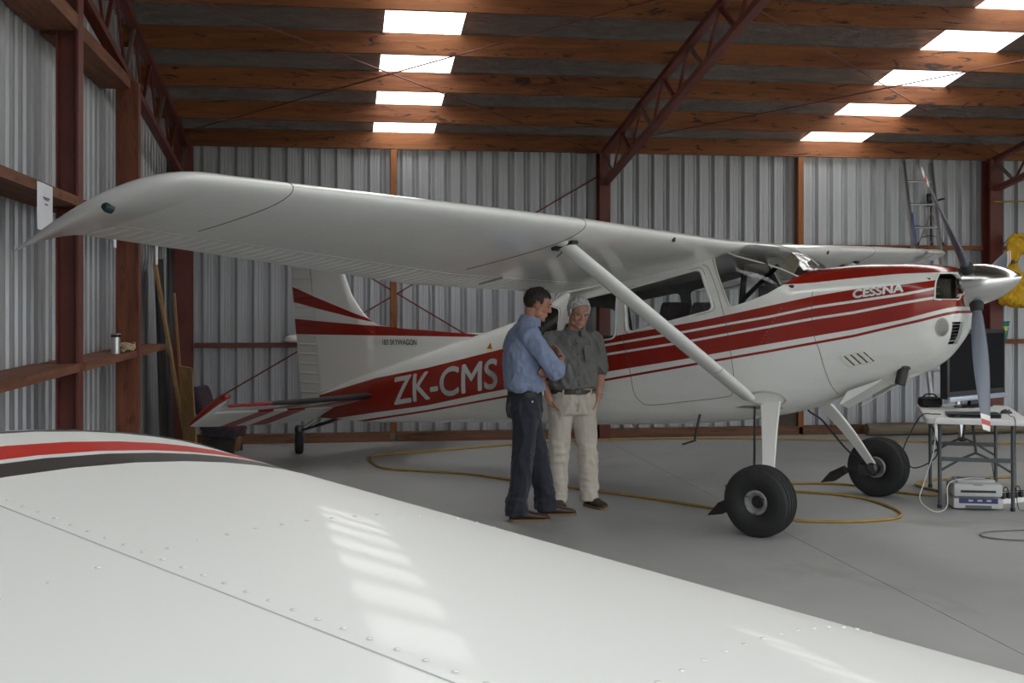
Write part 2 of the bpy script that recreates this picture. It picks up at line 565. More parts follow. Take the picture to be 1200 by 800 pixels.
# stations: u forward, half width, top, bottom, height of max width, upper and lower roundness
ST = np.array([
    [1.09, .22, 1.86, 1.52, 1.70, 2.4, 2.4], [1.06, .31, 1.895, 1.43, 1.70, 2.5, 2.5], [1.00, .375, 1.925, 1.33, 1.70, 2.6, 2.5],
    [.90, .425, 1.945, 1.215, 1.69, 2.7, 2.5], [.70, .475, 1.957, 1.105, 1.66, 2.8, 2.5], [.45, .51, 1.957, 1.012, 1.60, 2.8, 2.6],
    [.20, .53, 1.945, .93, 1.55, 2.8, 2.8], [-.02, .545, 1.93, .850, 1.50, 2.8, 3.0], [-.12, .55, 2.01, .82, 1.48, 2.7, 3.1],
    [-.23, .555, 2.075, .79, 1.46, 2.8, 3.2], [-.40, .56, 2.12, .750, 1.42, 3.0, 3.4], [-.60, .565, 2.15, .715, 1.38, 3.8, 3.5],
    [-.90, .57, 2.13, .675, 1.34, 4.5, 3.5], [-1.30, .57, 2.07, .638, 1.28, 4.5, 3.5], [-1.70, .56, 1.99, .61, 1.22, 4.2, 3.5],
    [-2.05, .53, 1.92, .585, 1.16, 3.8, 3.4], [-2.35, .49, 1.77, .572, 1.10, 3.0, 3.2], [-2.75, .425, 1.575, .552, 1.02, 2.5, 3.0],
    [-3.15, .37, 1.45, .533, .97, 2.4, 2.8], [-3.70, .30, 1.30, .50, .90, 2.3, 2.6], [-4.30, .225, 1.13, .463, .81, 2.3, 2.5],
    [-5.05, .135, .92, .418, .68, 2.2, 2.4], [-5.72, .05, .73, .42, .57, 2.1, 2.2]])[::-1]
def pchip(x, xs, ys):
    h = np.diff(xs); d = np.diff(ys) / h; m = np.zeros(len(ys))
    for i in range(1, len(xs) - 1):
        if d[i - 1] * d[i] > 0:
            w1 = 2 * h[i] + h[i - 1]; w2 = h[i] + 2 * h[i - 1]; m[i] = (w1 + w2) / (w1 / d[i - 1] + w2 / d[i])
    m[0] = d[0]; m[-1] = d[-1]
    x = min(max(x, xs[0]), xs[-1]); i = int(min(max(np.searchsorted(xs, x) - 1, 0), len(xs) - 2)); t = (x - xs[i]) / h[i]
    return float(ys[i] * (1 + 2 * t) * (1 - t) ** 2 + h[i] * m[i] * t * (1 - t) ** 2 + ys[i + 1] * t * t * (3 - 2 * t) + h[i] * m[i + 1] * t * t * (t - 1))
def sec(u): return [pchip(u, ST[:, 0], ST[:, k]) for k in range(1, 7)]
def halfw(u, w):
    b, t, bo, zc, n1, n2 = sec(u)
    q, n = ((w - zc) / (t - zc), n1) if w >= zc else ((zc - w) / (zc - bo), n2)
    return 0.0 if q >= 1 else b * (1 - q ** n) ** (1 / n)
def on_hull(u, w, off=.004, side=1):
    return Vector((u, -side * (halfw(u, w) + off), w))
def ring(u, n=96, inset=0.0):
    b, t, bo, zc, n1, n2 = sec(u); out = []
    b -= inset; t -= inset; bo += inset
    for k in range(n):
        q = 2 * math.pi * (k + .5) / n; c, s = math.cos(q), math.sin(q)
        e = n1 if s > 0 else n2
        y = b * math.copysign(abs(c) ** (2 / e), c)
        z = zc + (t - zc) * abs(s) ** (2 / e) if s > 0 else zc - (zc - bo) * abs(s) ** (2 / e)
        out.append((u, y, z))
    return out
def hull_mesh(inset=0.0, u0=-5.72, u1=1.09, step=.045, n=96):
    us = sorted(set([round(float(x), 4) for x in np.arange(u0, u1, step)] + [u1] + [1.08, 1.06, 1.03, 1.0, .97, .94, -.02, -.06, -.12]))
    us = [u for u in us if u0 <= u <= u1]
    m = MB(); rows = [ring(u, n, inset) for u in us]; m.grid(rows, closed_u=True)
    L = len(us); m.f.append(tuple(range(n))[::-1]); m.mi.append(0); m.f.append(tuple((L - 1) * n + k for k in range(n))); m.mi.append(0)
    me = m.mesh('hull'); bm = bmesh.new(); bm.from_mesh(me); bmesh.ops.recalc_face_normals(bm, faces=bm.faces); bm.to_mesh(me); bm.free()
    return me

def stripe_material():
    m, t = custom('fuselage_paint')
    co = t.new('ShaderNodeSeparateXYZ'); t.link(t.obj(), co.inputs[0])
    U, W = co.outputs[0], co.outputs[2]
    un = t.math('DIVIDE', t.math('ADD', U, 6.0), 7.5)            # -6..1.5 -> 0..1
    def line(pts):
        c = t.new('ShaderNodeFloatCurve'); cu = c.mapping.curves[0]
        pts = sorted(((u + 6.0) / 7.5, w / 2.5) for u, w in pts)
        pts = [(0.0, pts[0][1] + (pts[1][1] - pts[0][1]) / (pts[1][0] - pts[0][0]) * (0 - pts[0][0]))] + pts
        a, b = pts[-2], pts[-1]; pts.append((1.0, b[1] + (b[1] - a[1]) / (b[0] - a[0]) * (1 - b[0])))
        cu.points[0].location = pts[0]; cu.points[1].location = pts[-1]
        for p in pts[1:-1]: cu.points.new(*p)
        for p in cu.points: p.handle_type = 'VECTOR'
        c.mapping.use_clip = False; c.mapping.extend = 'EXTRAPOLATED'; c.mapping.update()
        t.link(un, c.inputs[1]); c.inputs[0].default_value = 1
        return t.math('MULTIPLY', c.outputs[0], 2.5)
    def above(l): return t.math('GREATER_THAN', W, l)
    def band(lo, hi): return t.math('MULTIPLY', above(lo), t.math('LESS_THAN', W, hi))
    main_top = line([(-5.346, .758), (-4.788, .891), (-3.991, 1.026), (-3.274, 1.174), (-2.913, 1.247), (-1.763, 1.36), (-1.271, 1.441), (-.8, 1.518), (-.224, 1.637), (.128, 1.711), (.429, 1.76), (.79, 1.795), (.99, 1.825)])
    main_bot = line([(-5.068, .496), (-4.784, .541), (-3.992, .659), (-3.256, .809), (-2.891, .876), (-1.764, 1.071), (-.954, 1.21), (-.22, 1.348), (.435, 1.466), (.792, 1.544), (1.031, 1.617)])
    thin_top = line([(-4.83, .478), (-4.016, .612), (-2.899, .818), (-1.766, 1.013), (-.954, 1.165), (-.22, 1.302), (.434, 1.429), (.903, 1.548), (1.029, 1.587)])
    w1 = line([(-1.763, 1.297), (-.954, 1.427), (-.504, 1.506), (-.22, 1.554), (.148, 1.630), (.436, 1.671), (.795, 1.724), (.998, 1.768)])
    w2 = line([(-1.763, 1.218), (-.954, 1.346), (-.22, 1.478), (.149, 1.546), (.437, 1.59), (.795, 1.663), (1.009, 1.702)])
    top_lo = line([(-.135, 1.80), (.116, 1.814), (.408, 1.843), (.712, 1.87), (.973, 1.881)])
    red = band(main_bot, main_top)
    fwd = t.math('GREATER_THAN', U, -2.25)
    for l in (w1, w2):
        st = t.math('MULTIPLY', band(t.math('SUBTRACT', l, .0095), t.math('ADD', l, .0095)), fwd)
        red = t.math('MULTIPLY', red, t.math('SUBTRACT', 1.0, st))
    red = t.math('MAXIMUM', red, band(t.math('SUBTRACT', thin_top, .020), thin_top))
    red = t.math('MAXIMUM', red, t.math('MULTIPLY', above(top_lo), t.math('GREATER_THAN', U, -.16)))
    n = t.noise(2.5, 4, .6, t.obj())
    grime = t.noise(1.4, 6, .68, t.obj((.5, 1, 1.6)))
    wc = t.mix(t.ramp(grime, [(.46, (0, 0, 0)), (.80, (.45, .45, .45))]), (.80, .80, .77), (.50, .46, .39))
    rc = t.ramp(n, [(.3, (.255, .013, .006)), (.7, (.315, .018, .008))])
    t.color(t.mix(red, wc, rc))
    t.pr(Roughness=.22, Coat_Weight=.4, Coat_Roughness=.06)
    return m
PAINT = stripe_material()
CABIN = M('cabin_lining', (.17, .165, .155), .85, 0, .25, 12)

def prism_obj(poly, y0, y1):
    """cutter: (u, w) polygon extruded across the aircraft"""
    m = MB(); n = len(poly)
    P = [(u, y, w) for y in (y0, y1) for u, w in poly]
    F = [tuple(range(n)), tuple(range(n, 2 * n))[::-1]] + [(k, (k + 1) % n, n + (k + 1) % n, n + k) for k in range(n)]
    m.add(P, F); me = m.mesh('cutter')
    bm = bmesh.new(); bm.from_mesh(me); bmesh.ops.recalc_face_normals(bm, faces=bm.faces); bm.to_mesh(me); bm.free()
    o = bpy.data.objects.new('cutter', me); COL.objects.link(o); return o
def evaluated(o):
    dg = bpy.context.evaluated_depsgraph_get(); dg.update()
    return bpy.data.meshes.new_from_object(o.evaluated_get(dg), preserve_all_data_layers=True, depsgraph=dg)
def boolean(me, cutters, op='DIFFERENCE', solid=None, mats=()):
    o = bpy.data.objects.new('tmp', me); COL.objects.link(o)
    for mt in mats: me.materials.append(mt)
    if solid:
        s = o.modifiers.new('s', 'SOLIDIFY'); s.thickness = solid; s.offset = -1; s.material_offset = 1 if len(mats) > 1 else 0; s.use_even_offset = False
    for c in cutters:
        b = o.modifiers.new('b', 'BOOLEAN'); b.operation = op; b.solver = 'EXACT'; b.object = c
    out = evaluated(o); bpy.data.objects.remove(o); return out
def rounded(pts, r=.05, n=5):
    out = []; N = len(pts)
    for i in range(N):
        p = Vector(pts[i]); a = Vector(pts[i - 1]); b = Vector(pts[(i + 1) % N])
        da = (a - p); db = (b - p); ra = min(r, da.length * .45, db.length * .45)
        s = p + da.normalized() * ra; e = p + db.normalized() * ra
        for k in range(n + 1):
            t = k / n; out.append(tuple((1 - t) ** 2 * s + 2 * t * (1 - t) * p + t * t * e))
    return out

WS = [(.03, 1.952), (-.01, 1.905), (-.03, 1.876), (-.116, 1.803), (-.234, 1.732), (-.367, 1.68), (-.54, 1.627), (-.735, 2.045), (-.70, 2.13), (-.62, 2.30), (.03, 2.3)]
DOORW = rounded([(-1.50, 1.765), (-.82, 1.925), (-.69, 1.612), (-1.47, 1.425)], .05)
SIDEW = rounded([(-2.12, 1.66), (-1.60, 1.755), (-1.60, 1.375), (-2.08, 1.30)], .06)
REARW = rounded([(-2.80, 1.47), (-2.42, 1.63), (-2.24, 1.60), (-2.24, 1.36), (-2.62, 1.345)], .05)
c_ws = prism_obj(WS, -1, 1)
c_wins = [(prism_obj(p, -1, -.05), prism_obj(p, .05, 1)) for p in (DOORW, SIDEW, REARW)]
# cowl inlets and lower intake
def yz_cutter(poly, x0, x1):
    m = MB(); n = len(poly); P = [(x, -v, w) for x in (x0, x1) for v, w in poly]
    m.add(P, [tuple(range(n)), tuple(range(n, 2 * n))[::-1]] + [(k, (k + 1) % n, n + (k + 1) % n, n + k) for k in range(n)])
    me = m.mesh('cutter'); bm = bmesh.new(); bm.from_mesh(me); bmesh.ops.recalc_face_normals(bm, faces=bm.faces); bm.to_mesh(me); bm.free()
    o = bpy.data.objects.new('cutter', me); COL.objects.link(o); return o
INL = rounded([(.13, 1.685), (.44, 1.685), (.44, 1.870), (.13, 1.880)], .075)
c_in = [yz_cutter([(s * v, w) for v, w in INL], .985, 1.4) for s in (1, -1)]
GR = [(.0, 1.360), (.165, 1.360), (.245, 1.525), (.065, 1.525)]
c_gr = [yz_cutter(GR, .93, 1.4)]
allcut = [c_ws] + [c for p in c_wins for c in p] + c_in + c_gr
hull = boolean(hull_mesh(), allcut, 'DIFFERENCE', .022, (PAINT, CABIN))
auto_smooth(hull, 28)
fus = link_mesh('fuselage', hull, None, plane)
def pane(name, cut):
    me = boolean(hull_mesh(.010, -3.2, .2, .05), [cut], 'INTERSECT', .004)
    me.materials.clear(); me.materials.append(GLASS); auto_smooth(me, 40)
    return link_mesh(name, me, None, plane)
pane('windshield', c_ws)
for (a, b), nm in zip(c_wins, ('door_window', 'cabin_window', 'rear_window')):
    pane(nm, a); pane(nm, b)
for c in allcut: bpy.data.objects.remove(c)

# dark frame lines, seams and rivet rows laid on the skin
SEAM = M('seam_line', (.05, .048, .045), .8)
def skin_line(name, pts, r=.0022, parent=fus, mat=SEAM, closed=False, both=False, sub=6):
    P = spline([(u, 0, w) for u, w in pts], sub, closed)
    for sd in ((1, -1) if both else (1,)):
        m = MB()
        m.tube([on_hull(p.x, p.z, .0006, sd) for p in P] + ([on_hull(P[0].x, P[0].z, .0006, sd)] if closed else []), r, 5)
        m.build(name, mat, parent)
skin_line('firewall_seam', [(.118, 1.75), (.125, 1.6), (.14, 1.43), (.18, 1.30), (.205, 1.15), (.215, 1.04), (.22, .97)], both=True)
skin_line('door_seam', [(-1.53, 1.40), (-1.50, 1.3), (-1.45, 1.10), (-1.42, .92), (-1.37, .85), (-1.28, .825), (-.95, .87), (-.62, .92), (-.535, .96), (-.51, 1.10), (-.535, 1.3), (-.57, 1.5), (-.605, 1.62), (-.66, 1.78), (-.74, 1.93), (-.80, 1.965)])
for poly, r in ((DOORW, .008), (SIDEW, .007), (REARW, .006)):
    cx = sum(p[0] for p in poly) / len(poly); cz = sum(p[1] for p in poly) / len(poly)
    pts = [(cx + (u - cx) * 1.035, cz + (w - cz) * 1.05) for u, w in poly]
    for sd in (1, -1): MB().tube([on_hull(u, w, .001, sd) for u, w in pts + pts[:1]], r, 6).build('window_frame', WHITE, fus)
    pts = [(cx + (u - cx) * 1.08, cz + (w - cz) * 1.11) for u, w in poly]
    for sd in (1, -1): MB().tube([on_hull(u, w, .0005, sd) for u, w in pts + pts[:1]], .002, 5).build('window_seal', SEAM, fus)
for sd in (1, -1): MB().tube([on_hull(u, w, .001, sd) for u, w in [(p.x, p.z) for p in spline([(-.54, 0, 1.627), (-.60, 0, 1.76), (-.67, 0, 1.91), (-.735, 0, 2.04)], 5)]], .007, 6).build('windshield_trim', M('cream_trim', (.55, .50, .40), .4), fus)
m = MB()
for v in (.0,): m.tube([(-.02 - .03, 0, 1.955), (-.12, 0, 2.015), (-.23, 0, 2.081), (-.40, 0, 2.127), (-.60, 0, 2.157)], .006, 6)
m.build('windshield_centre_strip', M('pale_trim', (.60, .60, .58), .3), fus)
for side in (1, -1):
    pts = [(-.05 + .0, 1.862), (-.2, 1.93), (-.35, 1.975), (-.55, 2.03), (-.66, 2.07)]
    m = MB(); m.tube([on_hull(u, w, -.02, side) for u, w in pts], .007, 6); m.build('windshield_brace', M('pale_trim'), fus)
# rivet rows
riv = MB()
def rivet(p, n, r=.003):
    n = n.normalized(); a = n.orthogonal().normalized(); b = n.cross(a)
    P = [p + (a * math.cos(q) + b * math.sin(q)) * r for q in [i * math.pi / 3 for i in range(6)]] + [p + n * r * .5]
    riv.add(P, [(i, (i + 1) % 6, 6) for i in range(6)])
def rivet_row(a, b, n):
    for i in range(n):
        t = i / (n - 1); u = a[0] + (b[0] - a[0]) * t; w = a[1] + (b[1] - a[1]) * t
        rivet(on_hull(u, w, .0008), Vector((0, -1, 0)))
rivet_row((-.50, .98), (-.12, 1.62), 26); rivet_row((.15, 1.24), (1.0, 1.30), 34); rivet_row((-1.9, .86), (-1.5, .84), 18); rivet_row((-2.3, .66), (-.6, .83), 60)
rivet_row((-1.58, 1.33), (-2.2, 1.24), 22); rivet_row((-3.3, .60), (-3.0, 1.4), 26); rivet_row((-4.9, .86), (-3.8, 1.19), 34)
tag(riv.build('rivets', M('rivet_grey', (.42, .41, .39), .5), fus), kind='stuff')

# lettering
def text_mesh(body, bold=0.0):
    cu = bpy.data.curves.new('lettering', 'FONT'); cu.body = body; cu.size = 1.0; cu.offset = bold; cu.resolution_u = 6
    o = bpy.data.objects.new('lettering', cu); COL.objects.link(o)
    me = evaluated(o); bpy.data.objects.remove(o); return me
def lettering(name, body, base0, base1, height, mat, parent, surf, bold=0.0, up=(0, 1), fat=0.0, cuts=14):
    me = text_mesh(body, bold)
    bm = bmesh.new(); bm.from_mesh(me)
    if fat:                                                      # heavier strokes: slightly shifted copies of the same letters
        for dx, dy in ((fat, 0), (-fat, 0), (0, fat), (0, -fat)):
            t_me = me.copy(); t_me.transform(Matrix.Translation((dx, dy, 0))); bm.from_mesh(t_me); bpy.data.meshes.remove(t_me)
    bmesh.ops.triangulate(bm, faces=bm.faces); bmesh.ops.remove_doubles(bm, verts=bm.verts, dist=1e-7)
    xs = [v.co.x for v in bm.verts]; ys = [v.co.y for v in bm.verts]
    x0, x1, y0, y1 = min(xs), max(xs), min(ys), max(ys)
    bmesh.ops.subdivide_edges(bm, edges=bm.edges[:], cuts=3, use_grid_fill=True)
    for v in bm.verts:
        a = (v.co.x - x0) / (x1 - x0); b = (v.co.y - y0) / (y1 - y0)
        u = base0[0] + (base1[0] - base0[0]) * a + up[0] * b * height; w = base0[1] + (base1[1] - base0[1]) * a + up[1] * b * height
        v.co = surf(u, w)
    bm.normal_update(); bm.to_mesh(me); bm.free()
    me.materials.clear(); me.materials.append(mat)
    return link_mesh(name, me, None, parent)
LETTER = M('silver_lettering', (.62, .62, .60), .35)
SHADOW = M('dark_red_edge', (.06, .006, .005), .4)
hs = lambda off: (lambda u, w: on_hull(u, w, off))
lettering('registration_lettering', 'ZK-CMS', (-4.47, .632), (-2.985, .880), .283, LETTER, fus, hs(.0035), 0.0, fat=.017)
lettering('maker_lettering', 'CESSNA', (.430, 1.692), (.790, 1.739), .066, M('white_lettering', (.80, .80, .78), .3), fus, hs(.0045), 0.0, fat=.045)
# warning triangle
m = MB(); m.add([on_hull(-3.17, 1.232, .003), on_hull(-3.077, 1.235, .003), on_hull(-3.135, 1.298, .003)], [(0, 1, 2)])
wt = m.build('warning_triangle', M('orange_sticker', (.75, .33, .02), .4), fus)
m = MB(); m.add([on_hull(-3.150, 1.240, .0045), on_hull(-3.10, 1.242, .0045), on_hull(-3.10, 1.250, .0045), on_hull(-3.150, 1.248, .0045)], [(0, 1, 2, 3)])
m.add([on_hull(-3.146, 1.256, .0045), on_hull(-3.118, 1.257, .0045), on_hull(-3.128, 1.276, .0045), on_hull(-3.138, 1.276, .0045)], [(0, 1, 2, 3)])
m.build('sticker_print', BLACKP, wt)

# nose: spinner, propeller, engine, lights, louvres
PA = math.radians(9.7); AX = Vector((math.cos(PA), 0, math.sin(PA))); E1 = Vector((-math.sin(PA), 0, math.cos(PA))); E2 = Vector((0, -1, 0))
HUB = Vector((1.15, 0, 1.792))
RM = Matrix((E2, E1, AX)).transposed().to_4x4()
spn = MB(); spn.lathe([(.0, -.075), (.148, -.075), (.152, -.06), (.152, .0), (.147, .05), (.135, .11), (.115, .17), (.088, .23), (.055, .28), (.022, .318), (.004, .330), (0, .331)], 40, Matrix.Translation(HUB) @ RM)
sp_o = spn.build('spinner', CHROME, plane, smooth=True, ang=50)
BLADE = M('grey_blade', (.115, .13, .165), .38, .1)
def blade(al):
    R = 1.085; m = MB(); rows = []
    ra = E1 * math.cos(al) + E2 * math.sin(al)                   # radial
    ta = AX.cross(ra).normalized()                               # tangential
    N = 26
    for i in range(N + 1):
        t = i / N; r = .10 + (R - .10) * t
        ch = .062 + .095 * math.sin(min(t / .55, 1) * math.pi / 2) ** 1.5 if t < .55 else .157 - .055 * ((t - .55) / .45) ** 1.6
        if t > .97: ch *= .93
        th = .058 * (1 - t) ** 1.6 + .010
        pit = math.radians(52 - 41 * t ** .7)
        cd = ta * math.cos(pit) + AX * math.sin(pit); nd = ta * -math.sin(pit) + AX * math.cos(pit)
        if t < .12: ch = .066; th = .062
        row = []
        for k in range(14):
            q = 2 * math.pi * k / 14
            row.append(HUB + ra * r + cd * (math.cos(q) * ch / 2) + nd * (math.sin(q) * th / 2))
        rows.append(row)
    m.grid(rows, closed_u=True); n = len(rows) * 14
    m.f.append(tuple(range(14))); m.mi.append(0); m.f.append(tuple(range(n - 14, n))); m.mi.append(0)
    # tip bands: white, red, white
    mi = []
    for fi, f in enumerate(m.f):
        i = fi // 14 if fi < N * 14 else (0 if fi == N * 14 else N)
        t = i / N
        mi.append(1 if t >= .955 else 2 if t >= .915 else 1 if t >= .875 else 0)
    m.mi = mi
    o = m.build('propeller_blade', [BLADE, M('tip_white', (.75, .74, .72), .4), M('tip_red', (.45, .03, .03), .4)], plane, smooth=True, ang=60)
    b = MB(); b.lathe([(.046, .0), (.052, .03), (.045, .075), (.036, .09)], 16, Matrix.Translation(HUB + ra * .115) @ ra.to_track_quat('Z', 'Y').to_matrix().to_4x4())
    b.build('blade_boot', BLACK, o, smooth=True)
    d = MB(); d.box(HUB + ra * .60 + AX * .0 + E2 * .0, (.001, .001, .001))
    return o
for k in range(3): blade(math.radians(43 + 120 * k))
eng = MB()
eng.box((.80, 0, 1.66), (.24, .52, .36))
for v in (-.30, -.22, .22, .30, .36):
    eng.box((.90, -v, 1.77), (.10, .03, .14))
for k in range(6): eng.tube([(.97, -.22 - .03 * (k % 3), 1.72 + .05 * (k // 3)), (.86, -.34, 1.80)], .008, 6)
eng.build('engine', M('engine_metal', (.10, .085, .06), .5, .5, .5, 30), plane)
for s in (1, -1):
    m = MB(); pts = [(max(-9, min(pchip_u, .985)), 0, 0) for pchip_u in ()]
    P = []
    for v, w in INL:
        u = 1.088
        while u > .6 and halfw(u, w) < v: u -= .004
        P.append(Vector((max(u, .985) + .004, -s * min(v, halfw(max(u, .985), w) + .003), w)))
    m.tube(P + P[:1], .006, 6); m.build('inlet_rim', WHITE, fus, smooth=True)
gm = MB(); gm.box((.95, -.12, 1.44), (.012, .30, .19)); gm.build('intake_backing', BLACKP, fus)
for k in range(6):
    w = 1.382 + k * .024
    MB().box((1.002 + .009 * k, -.085 - .075 * (w - 1.36) / .165, w), (.035, .165, .007), (0, -.3, 0)).build('intake_slat', ALU if k in (0, 5) else DKMETAL, fus)
for s in (1,):
    rows = []
    for rr_ in (0.05, .5, .85, 1.0, 1.08):
        row = []
        for k in range(24):
            q = 2 * math.pi * k / 24; u_ = 1.015 + .030 * rr_ * math.cos(q) + .012 * rr_ * math.sin(q); w_ = 1.487 + .066 * rr_ * math.sin(q); row.append(on_hull(u_, w_, .004 if rr_ < 1.05 else -.004))
        rows.append(row)
    m = MB(); m.grid(rows, closed_u=True); m.f.append(tuple(range(24))); m.mi.append(0); m.build('landing_light', M('lamp_cover', (.40, .39, .36), .12, .5), plane, smooth=True, ang=60)
    m = MB(); m.tube(rows[3] + rows[3][:1], .004, 5); m.build('lamp_rim', M('pale_grey', (.45, .45, .44), .4), plane)
for k in range(4):
    u0 = .325 + k * .047; w0 = 1.262 + k * .011
    m = MB(); a = [on_hull(u0, w0, .001), on_hull(u0 + .026, w0 + .006, .001), on_hull(u0 + .085, w0 - .062, .001), on_hull(u0 + .062, w0 - .075, .001)]
    n = Vector((0, -.012, .002)); m.add(a + [a[1] + n * .2, a[0] + n * 1.3, a[3] + n * 1.3, a[2] + n * .2], [(0, 1, 2, 3), (4, 5, 6, 7), (0, 5, 4, 1), (2, 7, 6, 3), (0, 3, 6, 5), (1, 4, 7, 2)])
    m.build('cowl_louvre', M('louvre_white', (.58, .55, .50), .5), fus)
    m = MB(); m.add([on_hull(u0 + .026, w0 + .006, .003), on_hull(u0 + .036, w0 + .008, .003), on_hull(u0 + .095, w0 - .060, .003), on_hull(u0 + .085, w0 - .062, .003)], [(0, 1, 2, 3)])
    m.build('louvre_opening', BLACKP, fus)
m = MB(); q = Vector((.715, -.255, 1.18)); d = Vector((-.12, -.22, -.95)).normalized()
m.lathe([(.040, -.05), (.040, .120), (.034, .120), (.034, .0)], 20, Matrix.Translation(q) @ d.to_track_quat('Z', 'Y').to_matrix().to_4x4(), close=False); m.build('exhaust_pipe', M('exhaust_steel', (.045, .04, .037), .55, .4, .3, 30), plane, smooth=True)
m = MB(); m.lathe([(.052, -.02), (.052, .004), (.036, .004)], 20, Matrix.Translation(q - d * .005) @ d.to_track_quat('Z', 'Y').to_matrix().to_4x4()); m.build('exhaust_collar', BLACKP, plane, smooth=True)
for s in (1, -1):
    a, b = Vector((.56, -s * .13, 1.05)), Vector((.58, -s * .33, 1.10)); c, e = Vector((.26, -s * .33, .905)), Vector((.24, -s * .13, .86))
    m = MB(); n = Vector((.006, 0, -.008)); P = [a, b, c, e]; m.add(P + [p + n for p in P], [(0, 1, 2, 3), (7, 6, 5, 4), (0, 4, 5, 1), (1, 5, 6, 2), (2, 6, 7, 3), (3, 7, 4, 0)])
    m.add([b, c, Vector((.32, -s * .33, 1.0)), b + Vector((0, 0, .0))], [(0, 1, 2)])
    m.build('cowl_flap', WHITE, plane)

# wings
def naca(x, T=.12, m=.02, p=.4):
    yt = 5 * T * (.2969 * math.sqrt(x) - .126 * x - .3516 * x * x + .2843 * x ** 3 - .1015 * x ** 4)
    yc = m / p ** 2 * (2 * p * x - x * x) if x < p else m / (1 - p) ** 2 * ((1 - 2 * p) + 2 * p * x - x * x)
    return yc + yt, yc - yt
def lerp(a, b, t): return a + (b - a) * t
def wing_sec(v):
    t = min(max((v - 2.5) / 2.85, 0), 1)
    return lerp(-.555, -.80, t), 2.103 + .0285 * v, lerp(1.63, 1.13, t), math.radians(lerp(13.2, 11.5, t))
def wpt(v, x, z, side, sec_=None):
    u0, w0, c, a = sec_ or wing_sec(v)
    du = -x * c; dw = z * c
    return Vector((u0 + du * math.cos(a) + dw * math.sin(a) * .0 - dw * math.sin(a) * -1 * .0, -side * v, w0 + du * math.sin(a) + dw * math.cos(a)))
XS = [0, .002, .008, .02, .04, .07, .11, .16, .22, .29, .37, .46, .55, .64, .735]
def section_ring(v, side, xs=XS, sec_=None, th=1.0):
    up = [wpt(v, x, naca(x)[0] * th, side, sec_) for x in xs][::-1]; lo = [wpt(v, x, naca(x)[1] * th, side, sec_) for x in xs[1:]]
    return up + lo
WINGP, _wt = custom('wing_white')
_wt.color(_wt.ramp(_wt.noise(1.5, 5, .6, _wt.obj()), [(.3, (.74, .74, .72)), (.7, (.80, .80, .78))])); _wt.pr(Roughness=.20, Coat_Weight=.35, Coat_Roughness=.06)
_wt.bump(_wt.noise(2.6, 3, .5, _wt.obj((1, 1.3, 1)), .6), .35, .012)             # slight panting of the thin skin
